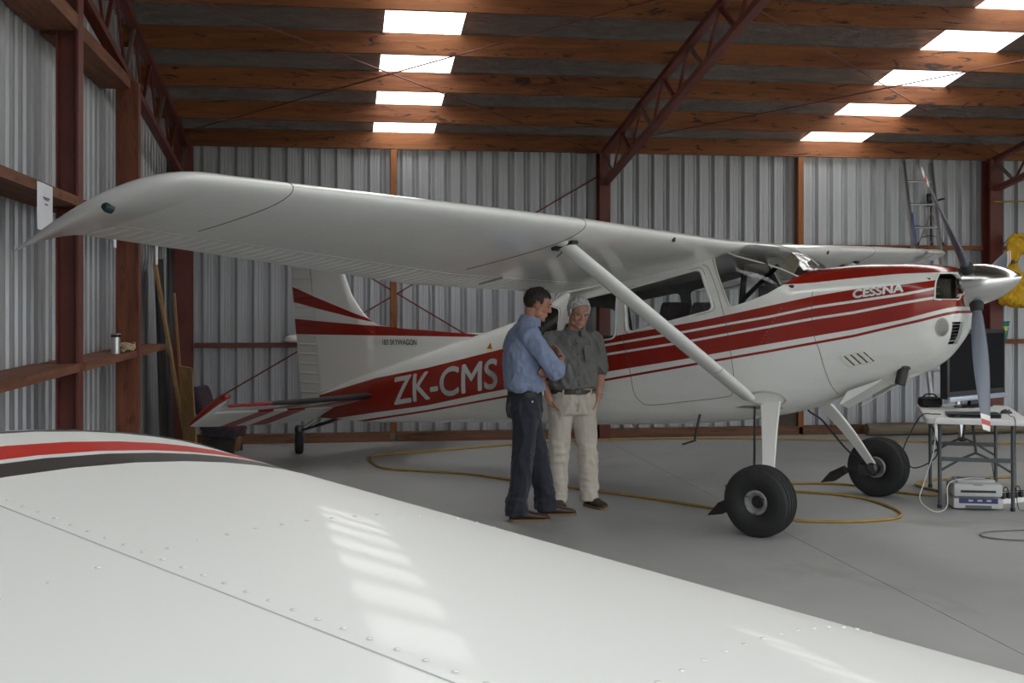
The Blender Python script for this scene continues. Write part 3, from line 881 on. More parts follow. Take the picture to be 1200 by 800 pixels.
def wing(side):
    nm = 'wing'
    vs = [.50, .8, 1.2, 1.6, 2.0, 2.5, 2.7, 3.0, 3.4, 3.8, 4.2, 4.6, 5.0, 5.30]
    m = MB(); rows = [section_ring(v, side) for v in vs]; n = len(rows[0])
    m.grid(rows, closed_u=True)
    m.f.append(tuple(range(n))); m.mi.append(0); m.f.append(tuple((len(vs) - 1) * n + k for k in range(n))); m.mi.append(0)
    w = m.build(nm, WINGP, plane, smooth=True, ang=40)
    tag(w, 'starboard wing reaching towards the left wall' if side > 0 else 'port wing beyond the nose')
    # root fairing over the cabin
    # tip cap: rounded leading corner, long drooped trailing point
    m = MB(); rows = []; K = 10
    u0, w0, c0, a0 = wing_sec(5.30)
    for i in range(K + 1):
        q = i / K * math.pi / 2; v = 5.30 + .34 * math.sin(q); g = 1 - math.cos(q)
        le = u0 - .015 * math.sin(q) - .80 * g ** 1.5; te = u0 - c0 * math.cos(a0) - .13 * math.sin(q) ** 1.5
        c = (le - te) / math.cos(a0); th = max(math.cos(q), .004) ** .42
        dz = (u0 - le) * math.tan(a0)
        xs = XS[:-1] + [.72, .8, .88, .95, 1.0]
        rw = section_ring(v, side, xs, (le, w0 - dz, c, a0), th * min((c0 / c) ** .5, 1.5))
        rows.append([p - Vector((0, 0, .075 * (math.sin(q) ** 2) * min(max((u0 - p.x) / c0, 0), 1) ** 1.5)) for p in rw])
    n = len(rows[0]); m.grid(rows, closed_u=True)
    m.f.append(tuple(range(n))); m.mi.append(0); m.f.append(tuple(K * n + k for k in range(n))); m.mi.append(0)
    tip = m.build('wing_tip', WINGP, w, smooth=True, ang=50)
    nl = Vector((-1.235, -side * 5.585, 2.118)); nd = Vector((.30, -side, .10)).normalized(); NQ = nd.to_track_quat('Z', 'Y').to_matrix().to_4x4()
    m = MB(); m.lathe([(0, .052), (.016, .047), (.025, .030), (.028, 0)], 16, Matrix.Translation(nl) @ NQ); m.build('navigation_light', M('dark_green_glass', (.01, .03, .035), .08), w, smooth=True)
    # flap and aileron with pressed beads
    def surface(name, v0, v1, droop=0.0):
        m = MB(); xs = [.742, .755, .80, .86, .93, .985, 1.0]; rows = []
        nb = int((v1 - v0) / .085); vs = []
        for i in range(nb):
            a = v0 + (v1 - v0) * i / nb; st = (v1 - v0) / nb
            vs += [(a, 0), (a + st * .62, 0), (a + st * .72, 1), (a + st * .88, 1)]
        vs.append((v1, 0))
        for v, bd in vs:
            row = []
            for x in xs[::-1]: row.append(wpt(v, x, naca(x)[0] + (.0042 * bd if .76 < x < .97 else 0), side))
            for x in xs: row.append(wpt(v, x, naca(x)[1] - (.0042 * bd if .76 < x < .97 else 0) - (0 if x < .99 else .001), side))
            rows.append(row)
        n = len(rows[0]); m.grid(rows, closed_u=True); L = len(rows)
        m.f.append(tuple(range(n))); m.mi.append(0); m.f.append(tuple((L - 1) * n + k for k in range(n))); m.mi.append(0)
        return m.build(name, WINGP, w, smooth=True, ang=12)
    surface('flap', .62, 2.84); surface('aileron', 2.86, 5.285)
    # panel joints round the wing, vent in the leading edge, tie-down ring
    for v in (2.52, 4.85):
        m = MB(); m.tube([p + Vector((0, 0, 0)) for p in [wpt(v, x, naca(x)[0] + .0006, side) for x in XS[::-1]] + [wpt(v, x, naca(x)[1] - .0006, side) for x in XS[1:-1]]], .0022, 5); m.build('wing_joint', SEAM, w)
    m = MB(); p = wpt(1.38, .004, -.012, side); m.lathe([(0, .006), (.018, .004), (.022, -.004)], 12, Matrix.Translation(p) @ Vector((1, 0, -.05)).to_track_quat('Z', 'Y').to_matrix().to_4x4()); m.build('air_vent', BLACKP, w)
    m = MB(); p = wpt(2.36, .20, naca(.2)[1], side); m.tube([p, p + Vector((.01, 0, -.03)), p + Vector((-.03, 0, -.055))], .004, 6); m.build('tie_down_ring', DKMETAL, w)
    for v in (1.95,):
        m = MB(); a = wpt(v, .72, naca(.7)[1] - .004, side); b = wpt(v, .86, naca(.86)[1] - .012, side); m.bar(a, b, .014, .014); m.build('flap_track', M('track_grey', (.30, .30, .29), .5), w)
    if side < 0:
        m = MB(); xs_ = [0, .002, .008, .02, .04, .07, .11]
        m.grid([[wpt(v, x, naca(x)[0] + .002, side) + Vector((.002, 0, 0)) for x in xs_[::-1]] + [wpt(v, x, naca(x)[1] - .002, side) + Vector((.002, 0, 0)) for x in xs_[1:]] for v in (4.42, 4.58)]); m.build('grey_tape_band', M('tape_grey', (.22, .22, .23), .5), w, smooth=True)
    # fuel cap bump on top
    m = MB(); p = wpt(1.15, .18, naca(.18)[0], side); m.lathe([(0, .02), (.025, .018), (.03, 0)], 12, Matrix.Translation(p)); m.build('fuel_cap', WHITE, w, smooth=True)
    # rivets under the skin
    r = MB()
    def dot(p, rad=.0046):
        P = [p + Vector((math.cos(q) * rad, math.sin(q) * rad, 0)) for q in [i * math.pi / 3 for i in range(6)]] + [p + Vector((0, 0, -rad * .6))]
        r.add(P, [(i, (i + 1) % 6, 6) for i in range(6)])
    for v in np.arange(.9, 5.25, .42):
        for x in np.arange(.08, .72, .022): dot(wpt(v, x, naca(x)[1], side))
    for x in (.25, .70, .45):
        for v in np.arange(.7, 5.25, .055 if x != .45 else .11): dot(wpt(v, x, naca(x)[1], side))
    tag(r.build('rivets', M('bright_rivet', (.66, .66, .65), .35, .3), w), kind='stuff')
    # lift strut
    a = Vector((-.80, -side * 2.50, 2.085)); b = Vector((-.37, -side * .565, .925))
    m = MB(); rows = []; ax = (b - a).normalized(); ch = Vector((1, 0, .17)); ch = (ch - ax * ch.dot(ax)).normalized(); nn = ax.cross(ch).normalized()
    for t, cs in ((0, .9), (.03, 1), (.5, 1.05), (.93, 1), (1, .8)):
        p = a.lerp(b, t); row = []
        for k in range(20):
            q = 2 * math.pi * k / 20; x = math.cos(q); tt = math.sin(q) * (1 + .35 * x) * .027
            row.append(p + ch * x * .066 * cs + nn * tt * cs)
        rows.append(row)
    m.grid(rows, closed_u=True); m.f.append(tuple(range(20))); m.mi.append(0); m.f.append(tuple(80 + k for k in range(20))); m.mi.append(0)
    s = m.build('wing_strut', WHITE, plane, smooth=True, ang=50)
    m = MB(); cu = a.lerp(b, .040); m.bar(cu + Vector((.082, side * -.012, .026)), cu + Vector((-.088, side * -.012, -.018)), .070, .022); m.build('strut_cuff', BLACK, s)
    p = a.lerp(b, .80); m = MB(); rows = []
    for t in (.795, .80): 
        pp = a.lerp(b, t); rows.append([pp + ch * math.cos(q) * .0705 + nn * math.sin(q) * (1 + .35 * math.cos(q)) * .0295 for q in [2 * math.pi * k / 20 for k in range(20)]])
    m.grid(rows, closed_u=True); m.build('strut_clamp', M('pale_grey', (.45, .45, .44), .4), s, smooth=True)
    return w
wing(1); wing(-1)
# centre section closing the cabin roof between the wings
m = MB(); rows = [section_ring(v, 1, XS + [.85, 1.0]) for v in (.52,)] 
rows = [[Vector((p.x, -v, p.z)) for p in section_ring(.50, 1, XS + [.85, 1.0])] for v in (.52, 0, -.52)]
n = len(rows[0]); m.grid(rows, closed_u=True); m.f.append(tuple(range(n))); m.mi.append(0); m.f.append(tuple(2 * n + k for k in range(n))); m.mi.append(0)
m.build('wing_centre_section', WINGP, plane, smooth=True, ang=40)
for s in (1, -1):
    m = MB()
    rows = []
    for q in (0, .5, 1):
        rows.append([on_hull(u, w + .10 * q, .002 + .10 * q * q, s) for u, w in ((-2.30, 1.62), (-2.1, 1.70), (-1.7, 1.80), (-1.2, 1.92), (-.85, 1.985), (-.72, 2.01))])
    # (fillet between wing underside and cabin side)
m = MB()
m.tube([(-2.62, .0, 1.62), (-2.60, 0, 1.72), (-2.52, 0, 1.79)], [.008, .006, .003], 6); m.build('roof_aerial', M('cream_plastic', (.66, .64, .55), .4), plane)

# landing gear
TYRE = M('tyre_rubber', (.017, .017, .018), .72, 0, .25, 30, bump=.1)
def tyre_mesh(r, wd, n=40, grooves=5):
    prof = [(r * .34, -wd * .30), (r * .42, -wd * .40), (r * .62, -wd * .49), (r * .82, -wd * .49), (r * .93, -wd * .42)]
    m2 = []
    for k in range(grooves * 2 + 1):
        y = (-.36 + .72 * k / (grooves * 2)) * wd
        rr = r * (1 - .10 * abs(y / (wd * .5)) ** 2.6)
        if k % 2 == 1:
            m2 += [(rr, y - wd * .034), (rr - .016, y - wd * .020), (rr - .016, y + wd * .020), (rr, y + wd * .034)]
        else: m2.append((rr, y))
    prof += m2 + [(r * .93, wd * .42), (r * .82, wd * .49), (r * .62, wd * .49), (r * .42, wd * .40), (r * .34, wd * .30)]
    return prof
def wheel(side):
    c = Vector((0, -side * 1.135, .250)); camb = math.radians(2) * side
    A = Vector((0, -side, -.04)).normalized(); Mx = Matrix.Translation(c) @ A.to_track_quat('Z', 'Y').to_matrix().to_4x4()
    m = MB(); m.lathe(tyre_mesh(.256, .215), 56, Mx, close=False); w = m.build('wheel', TYRE, plane, smooth=True, ang=30)
    m = MB(); m.lathe([(.0, .040), (.050, .040), (.056, .066), (.066, .078), (.082, .082), (.090, .074), (.090, -.074), (.078, -.082), (.05, -.05), (0, -.05)], 32, Mx); h = m.build('hub', M('hub_metal', (.30, .30, .29), .45, .4, .3, 20), w, smooth=True, ang=30)
    m = MB(); m.lathe([(0, .062), (.020, .060), (.024, .050), (.046, .041)], 20, Mx); m.build('axle_nut', M('axle_black', (.03, .03, .03), .5, .4), h, smooth=True)
    for k in range(3):
        q = 2 * math.pi * k / 3 + .5; m = MB(); m.lathe([(0, .088), (.006, .087), (.006, .06)], 8, Mx @ Matrix.Translation((.074 * math.cos(q), .074 * math.sin(q), 0))); m.build('hub_bolt', DKMETAL, h)
    # brake caliper on the inside and the axle step behind the wheel
    m = MB(); m.box(c + Vector((-.06, side * .12, -.02)), (.13, .05, .09)); m.lathe([(.055, 0), (.05, .07), (.03, .08)], 16, Matrix.Translation(c + Vector((0, side * .09, 0))) @ Vector((0, side, 0)).to_track_quat('Z', 'Y').to_matrix().to_4x4()); m.build('brake_caliper', DKMETAL, w)
    m = MB(); p0 = c + Vector((0, side * .10, -.02)); p1 = c + Vector((-.25, side * .11, -.030)); p2 = c + Vector((-.47, side * .11, -.165))
    m.bar(p0, p1, .025, .025); 
    n = Vector((0, side * .03, 0)); dn = (p2 - p1).normalized(); up = Vector((.55, 0, -.83)) 
    up = (Vector((0, 0, 1)) - dn * dn.z).normalized()
    a = [p1 + up * .030, p1 - up * .035, p1.lerp(p2, .55) - up * .045, p2, p1.lerp(p2, .5) + up * .040]
    k5 = len(a); m.add([p - n for p in a] + [p + n for p in a], [tuple(range(k5)), tuple(range(k5, 2 * k5))[::-1]] + [(i, (i + 1) % k5, k5 + (i + 1) % k5, k5 + i) for i in range(k5)])
    m.build('axle_step', M('worn_black', (.035, .03, .027), .5, .3, .5, 30), w)
    # spring steel leg, tapered
    top = Vector((-.27, -side * .40, .90)); bot = Vector((0, -side * 1.015, .265)); m = MB(); rows = []
    for t in (0, .15, .3, .45, .6, .75, .9, 1):
        p = top.lerp(bot, t) + Vector((0, 0, .045 * math.sin(math.pi * t))); cw = lerp(.165, .075, t ** .8); th = lerp(.026, .020, t)
        ax = (bot - top).normalized(); fw = Vector((1, 0, 0)) - ax * ax.x; fw.normalize(); nn = ax.cross(fw)
        rows.append([p + fw * cw / 2 * a + nn * th / 2 * b for a, b in ((-1, -.5), (-.92, -1), (.92, -1), (1, -.5), (1, .5), (.92, 1), (-.92, 1), (-1, .5))])
    m.grid(rows, closed_u=True); m.f.append(tuple(range(8))); m.mi.append(0); m.f.append(tuple(56 + k for k in range(8))); m.mi.append(0)
    lg = m.build('gear_leg', WHITE, plane, smooth=True, ang=25)
    P = spline([(-.37, -side * .47, .86), (-.36, -side * .50, .76), (-.30, -side * .62, .68), (-.24, -side * .74, .55), (-.17, -side * .88, .40), (-.08, -side * 1.0, .30), (-.05, -side * 1.03, .26)], 5)
    m = MB(); m.tube(P, .0085, 6); m.build('brake_hose', BLACK, lg, smooth=True)
    m = MB(); rows = []
    pts = [on_hull(-.27 + .135 * math.cos(q), .925 + .055 * math.sin(q), .006, side) for q in [2 * math.pi * k / 20 for k in range(20)]]
    m.tube(pts + pts[:1], .008, 6); m.build('leg_fairing', M('grimy_white', (.48, .46, .42), .5), lg)
wheel(1); wheel(-1)
# boarding step under the door
m = MB(); m.tube([(-.87, -.42, .80), (-.885, -.46, .66), (-.90, -.47, .56)], .010, 8); m.bar((-.90, -.47, .555), (-1.0, -.47, .52), .05, .012); m.build('boarding_step', M('worn_black'), plane)

# tail: fin, rudder, stabilisers, elevators, tailwheel
finstripe, t_ = custom('fin_paint')
def fin_material():
    t = t_; co = t.new('ShaderNodeSeparateXYZ'); t.link(t.obj(), co.inputs[0]); U, W = co.outputs[0], co.outputs[2]
    lin = lambda a, b: t.math('MULTIPLY_ADD', U, a, b)
    def L(p, q):
        s = (q[1] - p[1]) / (q[0] - p[0]); return lin(s, p[1] - s * p[0])
    def band(lo, hi): return t.math('MULTIPLY', t.math('GREATER_THAN', W, lo), t.math('LESS_THAN', W, hi))
    red = band(L((-6.19, 1.673), (-5.076, 1.483)), L((-6.19, 1.839), (-5.169, 1.545)))
    red = t.math('MAXIMUM', red, band(L((-6.153, 1.317), (-4.559, 1.326)), L((-6.167, 1.487), (-4.923, 1.425))))
    t.color(t.mix(red, (.76, .755, .73), (.285, .015, .008))); t.pr(Roughness=.26, Coat_Weight=.3)
fin_material()
LEP = [(-5.56, 2.36), (-5.338, 1.887), (-5.274, 1.75), (-5.172, 1.633), (-5.072, 1.535), (-4.947, 1.455), (-4.837, 1.428), (-4.559, 1.400), (-4.208, 1.388), (-3.704, 1.362), (-3.35, 1.38)]
def fin_le_w(u):                      # upper edge height at station u
    for (a, wa), (b, wb) in zip(LEP, LEP[1:]):
        if a <= u <= b: return wa + (wb - wa) * (u - a) / (b - a)
    return 2.36 if u < LEP[0][0] else 1.38
def hinge(w): return -5.69 - .144 * (w - .693)
m = MB(); NW = 22
def fin_half(u, w):
    d = max(fin_le_w(u) - w, 0.0); base = .020 + .030 * min(1, max(0, (2.4 - w) / 1.6))
    if u > -4.95: base = .012 + .025 * max(0, (1.40 - w) / .35)
    return base * min(1.0, (d / .11) ** .5 if d > 0 else 0) + .0015
grid_s = []; us = [hinge(2.36) + .004] + list(np.linspace(-5.72, -3.40, 40))
for sd in (1, -1):
    rows = []
    for i in range(NW + 1):
        row = []
        for j in range(44):
            wlow = .66; 
            # columns run from hinge to leading edge at a given height fraction
            f = j / 43
            u = None
            row.append((i, f))
        rows.append(row)
rowsP, rowsN = [], []
NU = 46
for j in range(NU + 1):
    f = j / NU
    colP, colN = [], []
    for i in range(NW + 1):
        g = i / NW
        # bottom edge follows the tail cone, top edge follows the leading-edge outline
        ub = -5.69 + (-3.36 + 5.69) * f
        wb = pchip(ub, ST[:, 0], ST[:, 2]) - .035
        if f < .16: ut, wt = -5.93 + (.37) * f / .16, 2.36
        else:
            k = (f - .16) / .84 * (len(LEP) - 1); a = int(min(k, len(LEP) - 2)); r_ = k - a
            ut = LEP[a][0] + (LEP[a + 1][0] - LEP[a][0]) * r_; wt = LEP[a][1] + (LEP[a + 1][1] - LEP[a][1]) * r_
        u = ub + (ut - ub) * g; w = wb + (wt - wb) * g
        if f == 0: u = hinge(w) + .004
        th = fin_half(u, min(w, fin_le_w(u)))
        if g == 1 and f >= .16: th = .0015
        colP.append((u, -th, w)); colN.append((u, th, w))
    rowsP.append(colP); rowsN.append(colN)
m.grid(rowsP); m.grid(rowsN, flip=True)
for rr in ([c[0] for c in rowsP], [c[-1] for c in rowsP]): pass
edgeP = [c[-1] for c in rowsP]; edgeN = [c[-1] for c in rowsN]; m.grid([edgeP, edgeN]); m.grid([rowsP[0], rowsN[0]])
fin = m.build('fin', finstripe, plane, smooth=True, ang=40)
fs = lambda u, w: Vector((u, -.047, w))
lettering('model_lettering', '185 SKYWAGON', (-4.776, 1.229), (-4.30, 1.238), .056, BLACKP, fin, fs, 0.0, fat=.013)
# rudder with pressed ribs
m = MB(); rows = []
ws_ = []
for k in range(17):
    a = .60 + (2.36 - .60) * k / 17; st = (2.36 - .60) / 17
    ws_ += [(a, 0), (a + st * .75, 0), (a + st * .82, 1), (a + st * .93, 1)]
ws_.append((2.36, 0))
for w, bd in ws_:
    uh = hinge(w) - .004; ut = -6.055 - .117 * (w - .638) ; b = .006 * bd
    tb = .034 * (1 - .35 * (w - .6) / 1.8)
    up_ = -.10 * (w - .6) * 0
    rows.append([(uh, -tb, w), (lerp(uh, ut, .15), -tb * .93 - b, w), (lerp(uh, ut, .9), -tb * .16 - b, w), (ut, -.003, w), (ut, .003, w), (lerp(uh, ut, .9), tb * .16 + b, w), (lerp(uh, ut, .15), tb * .93 + b, w), (uh, tb, w)])
# raked lower edge
m.grid(rows, closed_u=True); L = len(rows); m.f.append(tuple(range(8))); m.mi.append(0); m.f.append(tuple((L - 1) * 8 + k for k in range(8))); m.mi.append(0)
m.build('rudder', finstripe, plane, smooth=True, ang=12)
for s in (1, -1): MB().tube([(hinge(w), -s * (.034 * (1 - .35 * (w - .6) / 1.8) + .004), w) for w in (.70, 1.2, 1.8, 2.34)], .003, 5).build('rudder_hinge_line', SEAM, fin)

stabm, ts = custom('stabiliser_paint')
def stab_material():
    t = ts; co = t.new('ShaderNodeSeparateXYZ'); t.link(t.obj(), co.inputs[0]); U, V = co.outputs[0], t.math('ABSOLUTE', co.outputs[1])
    q = t.math('ADD', V, t.math('MULTIPLY', U, .75))            # slanted stripes across the span
    red = None
    for a, b in ((-3.60, -3.36), (-3.18, -2.98)):
        r = t.math('MULTIPLY', t.math('GREATER_THAN', q, a), t.math('LESS_THAN', q, b)); red = r if red is None else t.math('MAXIMUM', red, r)
    t.color(t.mix(red, (.74, .735, .71), (.285, .015, .008))); t.pr(Roughness=.28, Coat_Weight=.3)
stab_material()
def stab(side):
    sk = [(.06, -4.80, .72), (.5, -4.93, .70), (1.0, -5.07, .69), (1.45, -5.20, .685), (1.64, -5.27, .680)]
    hz = -5.46; m = MB(); rows = []
    for v, le, w in sk:
        c = le - hz; row = []
        wh = lerp(.575, .622, min(v / 1.5, 1))
        for x in (1, .75, .5, .3, .15, .06, .015, 0):
            row.append((le - c * x, -side * v, lerp(w, wh, x) + .05 * c * (1.6 * math.sqrt(x) * (1 - .55 * x))))
        for x in (.015, .06, .15, .3, .5, .75, 1):
            row.append((le - c * x, -side * v, lerp(w, wh, x) - .05 * c * (1.6 * math.sqrt(x) * (1 - .55 * x))))
        rows.append(row)
    n = len(rows[0]); m.grid(rows, closed_u=True); m.f.append(tuple(range(n))); m.mi.append(0); m.f.append(tuple(4 * n + k for k in range(n))); m.mi.append(0)
    st = m.build('horizontal_stabiliser', stabm, plane, smooth=True, ang=40)
    m = MB(); m.tube([(le + .004, -side * v, w) for v, le, w in [(.16, -4.828, .716), (.22, -4.848, .714)] + sk[1:3] + [(1.22, -5.136, .688)]], [.012, .030, .029, .026, .021], 10); m.build('de_icing_boot', BLACK, st, smooth=True)
    m = MB(); m.tube([(le + .004, -side * v, w) for v, le, w in [(1.22, -5.133, .688), (1.45, -5.20, .686), (1.64, -5.27, .681)]], [.018, .017, .014], 10); m.build('red_leading_edge', RED, st, smooth=True)
    # elevator drooped about the hinge, horn balance at the tip standing up
    dr = math.radians(31); m = MB(); rows = []
    H0 = Vector((hz - .006, 0, .59))
    def ep(v, fwd, dz):               # fwd: distance ahead of hinge (negative aft)
        wh = .570 + .032 * v
        ca, sa = math.cos(dr), math.sin(dr); return (hz - .006 + fwd * ca - dz * sa, -side * v, wh + fwd * sa + dz * ca)
    for v, aft in ((.10, .33), (.45, .36), (.9, .365), (1.3, .35), (1.645, .325)):
        rows.append([ep(v, 0, .030), ep(v, -aft * .5, .016), ep(v, -aft, .002), ep(v, -aft, -.002), ep(v, -aft * .5, -.016), ep(v, 0, -.030)])
    m.grid(rows, closed_u=True); m.f.append(tuple(range(6))); m.mi.append(0); m.f.append(tuple(24 + k for k in range(6))); m.mi.append(0)
    el = m.build('elevator', stabm, st, smooth=True, ang=25)
    m = MB(); rows = []
    for v, fw, aft in ((1.655, .30, .32), (1.71, .28, .31), (1.755, .19, .29)):
        k = 1 if v < 1.73 else .4
        rows.append([ep(v, fw, 0), ep(v, fw * .6, .022 * k), ep(v, 0, .028 * k), ep(v, -aft, .002), ep(v, -aft, -.002), ep(v, 0, -.028 * k), ep(v, fw * .6, -.022 * k)])
    m.grid(rows, closed_u=True); m.f.append(tuple(range(7))); m.mi.append(0); m.f.append(tuple(14 + k for k in range(7))); m.mi.append(0)
    hb = m.build('horn_balance', WHITE, el, smooth=True, ang=25)
    m = MB(); m.tube([ep(1.750, -.29, .0), ep(1.752, 0, .004), ep(1.745, .19, .0), ep(1.70, .285, .0), ep(1.66, .305, .0)], [.010, .030, .032, .026, .014], 10); m.build('red_tip_edge', RED, el, smooth=True)
stab(1); stab(-1)
m = MB(); m.bar((-5.45, 0, .43), (-5.80, 0, .33), .06, .03); m.bar((-5.80, 0, .33), (-6.02, 0, .27), .05, .022); m.build('tail_spring', DKMETAL, plane)
for s in (1, -1): MB().tube([(-5.45, s * .03, .50), (-5.75, s * .05, .42), (-6.0, s * .05, .30)], .004, 5).build('steering_cable', DKMETAL, plane)
tw = Vector((-6.09, 0, .118)); A = Vector((.60, .80, 0)).normalized(); Mx = Matrix.Translation(tw) @ A.to_track_quat('Z', 'Y').to_matrix().to_4x4()
m = MB(); m.lathe(tyre_mesh(.118, .085, grooves=3), 32, Mx, close=False); o = m.build('tailwheel', TYRE, plane, smooth=True, ang=30)
m = MB(); m.lathe([(0, .03), (.02, .03), (.055, .036), (.066, .030), (.066, -.03), (.055, -.036), (0, -.03)], 20, Mx); m.build('tailwheel_hub', M('hub_metal'), o, smooth=True)
m = MB()
for s in (1, -1): m.bar(tw + A * s * .055, tw + A * s * .050 + Vector((0, 0, .13)), .03, .012, up=A)
m.lathe([(.045, .11), (.05, .14), (.042, .19), (.02, .20)], 16, Matrix.Translation((tw.x, tw.y, 0)) @ Matrix.Translation((0, 0, .02)) @ Matrix.Translation((.0, 0, 0)) if False else Matrix.Translation((tw.x, tw.y, .02)) @ Matrix.Translation((0, 0, 0)) @ Matrix.Scale(1, 4) @ Matrix.Translation((0, 0, .0)))
m.lathe([(.0, .235), (.042, .235), (.05, .26), (.045, .31), (.02, .32), (0, .32)], 16, Matrix.Translation((tw.x, tw.y, 0)))
m.build('tailwheel_fork', DKMETAL, o)

# cabin: panel, seats, floor, yoke, rear door post tube
m = MB(); m.bbox((-.34, -.50, 1.30), (-.16, .50, 1.80)); m.build('instrument_panel', M('panel_black', (.02, .02, .021), .6), plane, bevel=.03)
m = MB(); m.bbox((-.16, -.49, 1.72), (-.04, .49, 1.80)); m.build('glare_shield', BLACKP, plane, bevel=.015)
for s in (1, -1):
    e = MB(); e.box((-1.02, -s * .26, 1.20), (.42, .40, .12)); sc = MB(); sc.box((-1.24, -s * .26, 1.44), (.09, .38, .46), (0, .25, 0))
    so = e.build('cabin_seat', M('seat_cloth', (.05, .045, .05), .9, 0, .4, 30), plane, bevel=.03); sc.build('seat_back', M('seat_cloth'), so, bevel=.03)
    MB().box((-1.02, -s * .26, .98), (.3, .3, .32)).build('seat_base', DKMETAL, so)
    y = MB(); y.tube([(-.34, -s * .25, 1.60), (-.48, -s * .25, 1.61)], .012, 8); y.tube([(-.48, -s * .25 - .13, 1.67), (-.48, -s * .25 - .12, 1.57), (-.48, -s * .25, 1.59), (-.48, -s * .25 + .12, 1.57), (-.48, -s * .25 + .13, 1.67)], .012, 8); y.build('control_yoke', BLACKP, plane, smooth=True)
    MB().box((-.37, s * .56 * .8, 1.93), (.20, .012, .07)).build('sun_visor', M('visor', (.12, .11, .10), .5), plane)
m = MB(); m.bbox((-2.3, -.46, .84), (-.2, .46, .86)); m.build('cabin_floor', CABIN, plane)
m = MB(); m.tube([(-.62, .47, 1.98), (-.95, .50, 1.70), (-1.05, .50, 1.55)], .022, 8); m.tube([(-.94, .49, 1.97), (-1.0, .51, 1.45)], .028, 8); m.build('cabin_tube', BLACKP, plane)
m = MB(); m.box((-.33, .10, 1.97), (.10, .06, .22), (0, .5, .3)); m.build('magnetic_compass', M('beige_plastic', (.40, .37, .28), .5), plane, bevel=.01)
# ------------------------------------------------------------------ foreground: banded wing of a second aircraft
_cy, _sy = math.cos(YAW), math.sin(YAW)
def c2w(x, d): return (x * _cy + d * _sy, -x * _sy + d * _cy)
FA = -.919
es = Vector((*c2w(math.sin(FA), math.cos(FA)), 0)); ec = Vector((*c2w(-math.cos(FA), math.sin(FA)), 0))
bx, by = c2w(-.081, 2.064)
FC, FZ, FG = 1.35, 1.267, .106
fgw = empty('parked_aircraft', (bx, by, 0), math.atan2(es.y, es.x))        # local x: span towards tip, local y: towards trailing edge
YS = 1.0 if Vector((-es.y, es.x, 0)).dot(ec) > 0 else -1.0
tag(fgw, 'glossy white aircraft wing with red and black tip bands filling the foreground', 'aircraft')
def nth(x, T): 
    x = min(max(x, 0), 1); return 5 * T * (.2969 * math.sqrt(x) - .126 * x - .3516 * x * x + .2843 * x ** 3 - .1015 * x ** 4)
def fup(x): return FC * nth(x, .069) + .054 * 4 * x * (1 - x) * FC
def flo(x): return -FC * nth(x, .060) + .010 * 4 * x * (1 - x) * FC
fxs = [0, .0008, .003, .007, .013, .022, .035, .055, .08, .115, .16, .21, .27, .34, .42, .5, .58, .66, .74, .82, .9, .96, 1.0]
FT0, FT1 = -3.2, .575
fgm, ft = custom('banded_wing_paint')
co = ft.new('ShaderNodeSeparateXYZ'); ft.link(ft.obj(), co.inputs[0]); FTc = co.outputs[0]
def fband(a, b): return ft.math('MULTIPLY', ft.math('GREATER_THAN', FTc, a), ft.math('LESS_THAN', FTc, b))
c1 = ft.mix(fband(.292, .369), (.69, .685, .648), (.035, .030, .028)); c2 = ft.mix(fband(.392, .477), c1, (.50, .020, .012))
ft.color(c2); ft.pr(Roughness=.5, Coat_Weight=.16, Coat_Roughness=.06)
ft.bump(ft.noise(2.2, 2, .5, ft.obj((1, 2, 1))), .06, .03)
ts_ = [FT0, -2.6, -2.0, -1.5, -1.1, -.8, -.5, -.25, 0, .15, .28, .38, .48, FT1]
m = MB(); rows = []
for t in ts_:
    z0 = FZ + FG * t
    rows.append([(t, YS * FC * x, z0 + fup(x)) for x in fxs[::-1]] + [(t, YS * FC * x, z0 + flo(x)) for x in fxs[1:]])
n = len(rows[0]); m.grid(rows, closed_u=True); m.f.append(tuple(range(n))); m.mi.append(0); m.f.append(tuple((len(rows) - 1) * n + k for k in range(n))); m.mi.append(0)
fskin = m.build('wing', fgm, fgw, smooth=True, ang=50)
m = MB(); rows = []; K = 12
for i in range(K + 1):
    q = i / K * math.pi / 2; t = FT1 + .004 + .11 * math.sin(q); g = 1 - math.cos(q); k = max(math.cos(q), .03) ** .8
    z0 = FZ + FG * t - .01 * g; sh = .16 * g; sc = 1 - .30 * g
    rows.append([(t, YS * (sh + FC * x * sc), z0 + .035 * (1 - k) + fup(x) * k) for x in fxs[::-1]] + [(t, YS * (sh + FC * x * sc), z0 + .035 * (1 - k) + flo(x) * k) for x in fxs[1:]])
m.grid(rows, closed_u=True); m.f.append(tuple(range(n))); m.mi.append(0); m.f.append(tuple(K * n + k for k in range(n))); m.mi.append(0)
tipc = m.build('tip_cap', M('wing_tip_white', (.69, .685, .648), .2, coat=.4), fgw, smooth=True, ang=50)
def fpt(t, s, dz=0.0): return Vector((t, YS * s, FZ + FG * t + fup(s / FC) + dz))
m = MB(); m.tube([fpt(t, .754 - .0 * t, .0002) for t in np.linspace(FT0 + .05, FT1 - .02, 40)], .0008, 5); m.build('skin_joint', M('grey_joint', (.46, .46, .45), .6), fskin)
m = MB(); m.tube([fpt(FT1 + .001, s, .0004) for s in np.linspace(.003, 1.34, 50)], .002, 5); m.build('tip_joint', SEAM, fskin)
riv2 = MB()
def dome(p, r=.0038):
    rows = []
    for a in (0, 35, 65):
        a = math.radians(a); rows.append([p + Vector((r * math.cos(a) * math.cos(q), r * math.cos(a) * math.sin(q), r * .30 * math.sin(a))) for q in [i * math.pi / 4 for i in range(8)]])
    riv2.grid(rows, closed_u=True); k = len(riv2.v); riv2.f.append(tuple(range(k - 8, k))); riv2.mi.append(0)
for t in np.arange(-3.0, .55, .037): dome(fpt(t, .754 - .020))
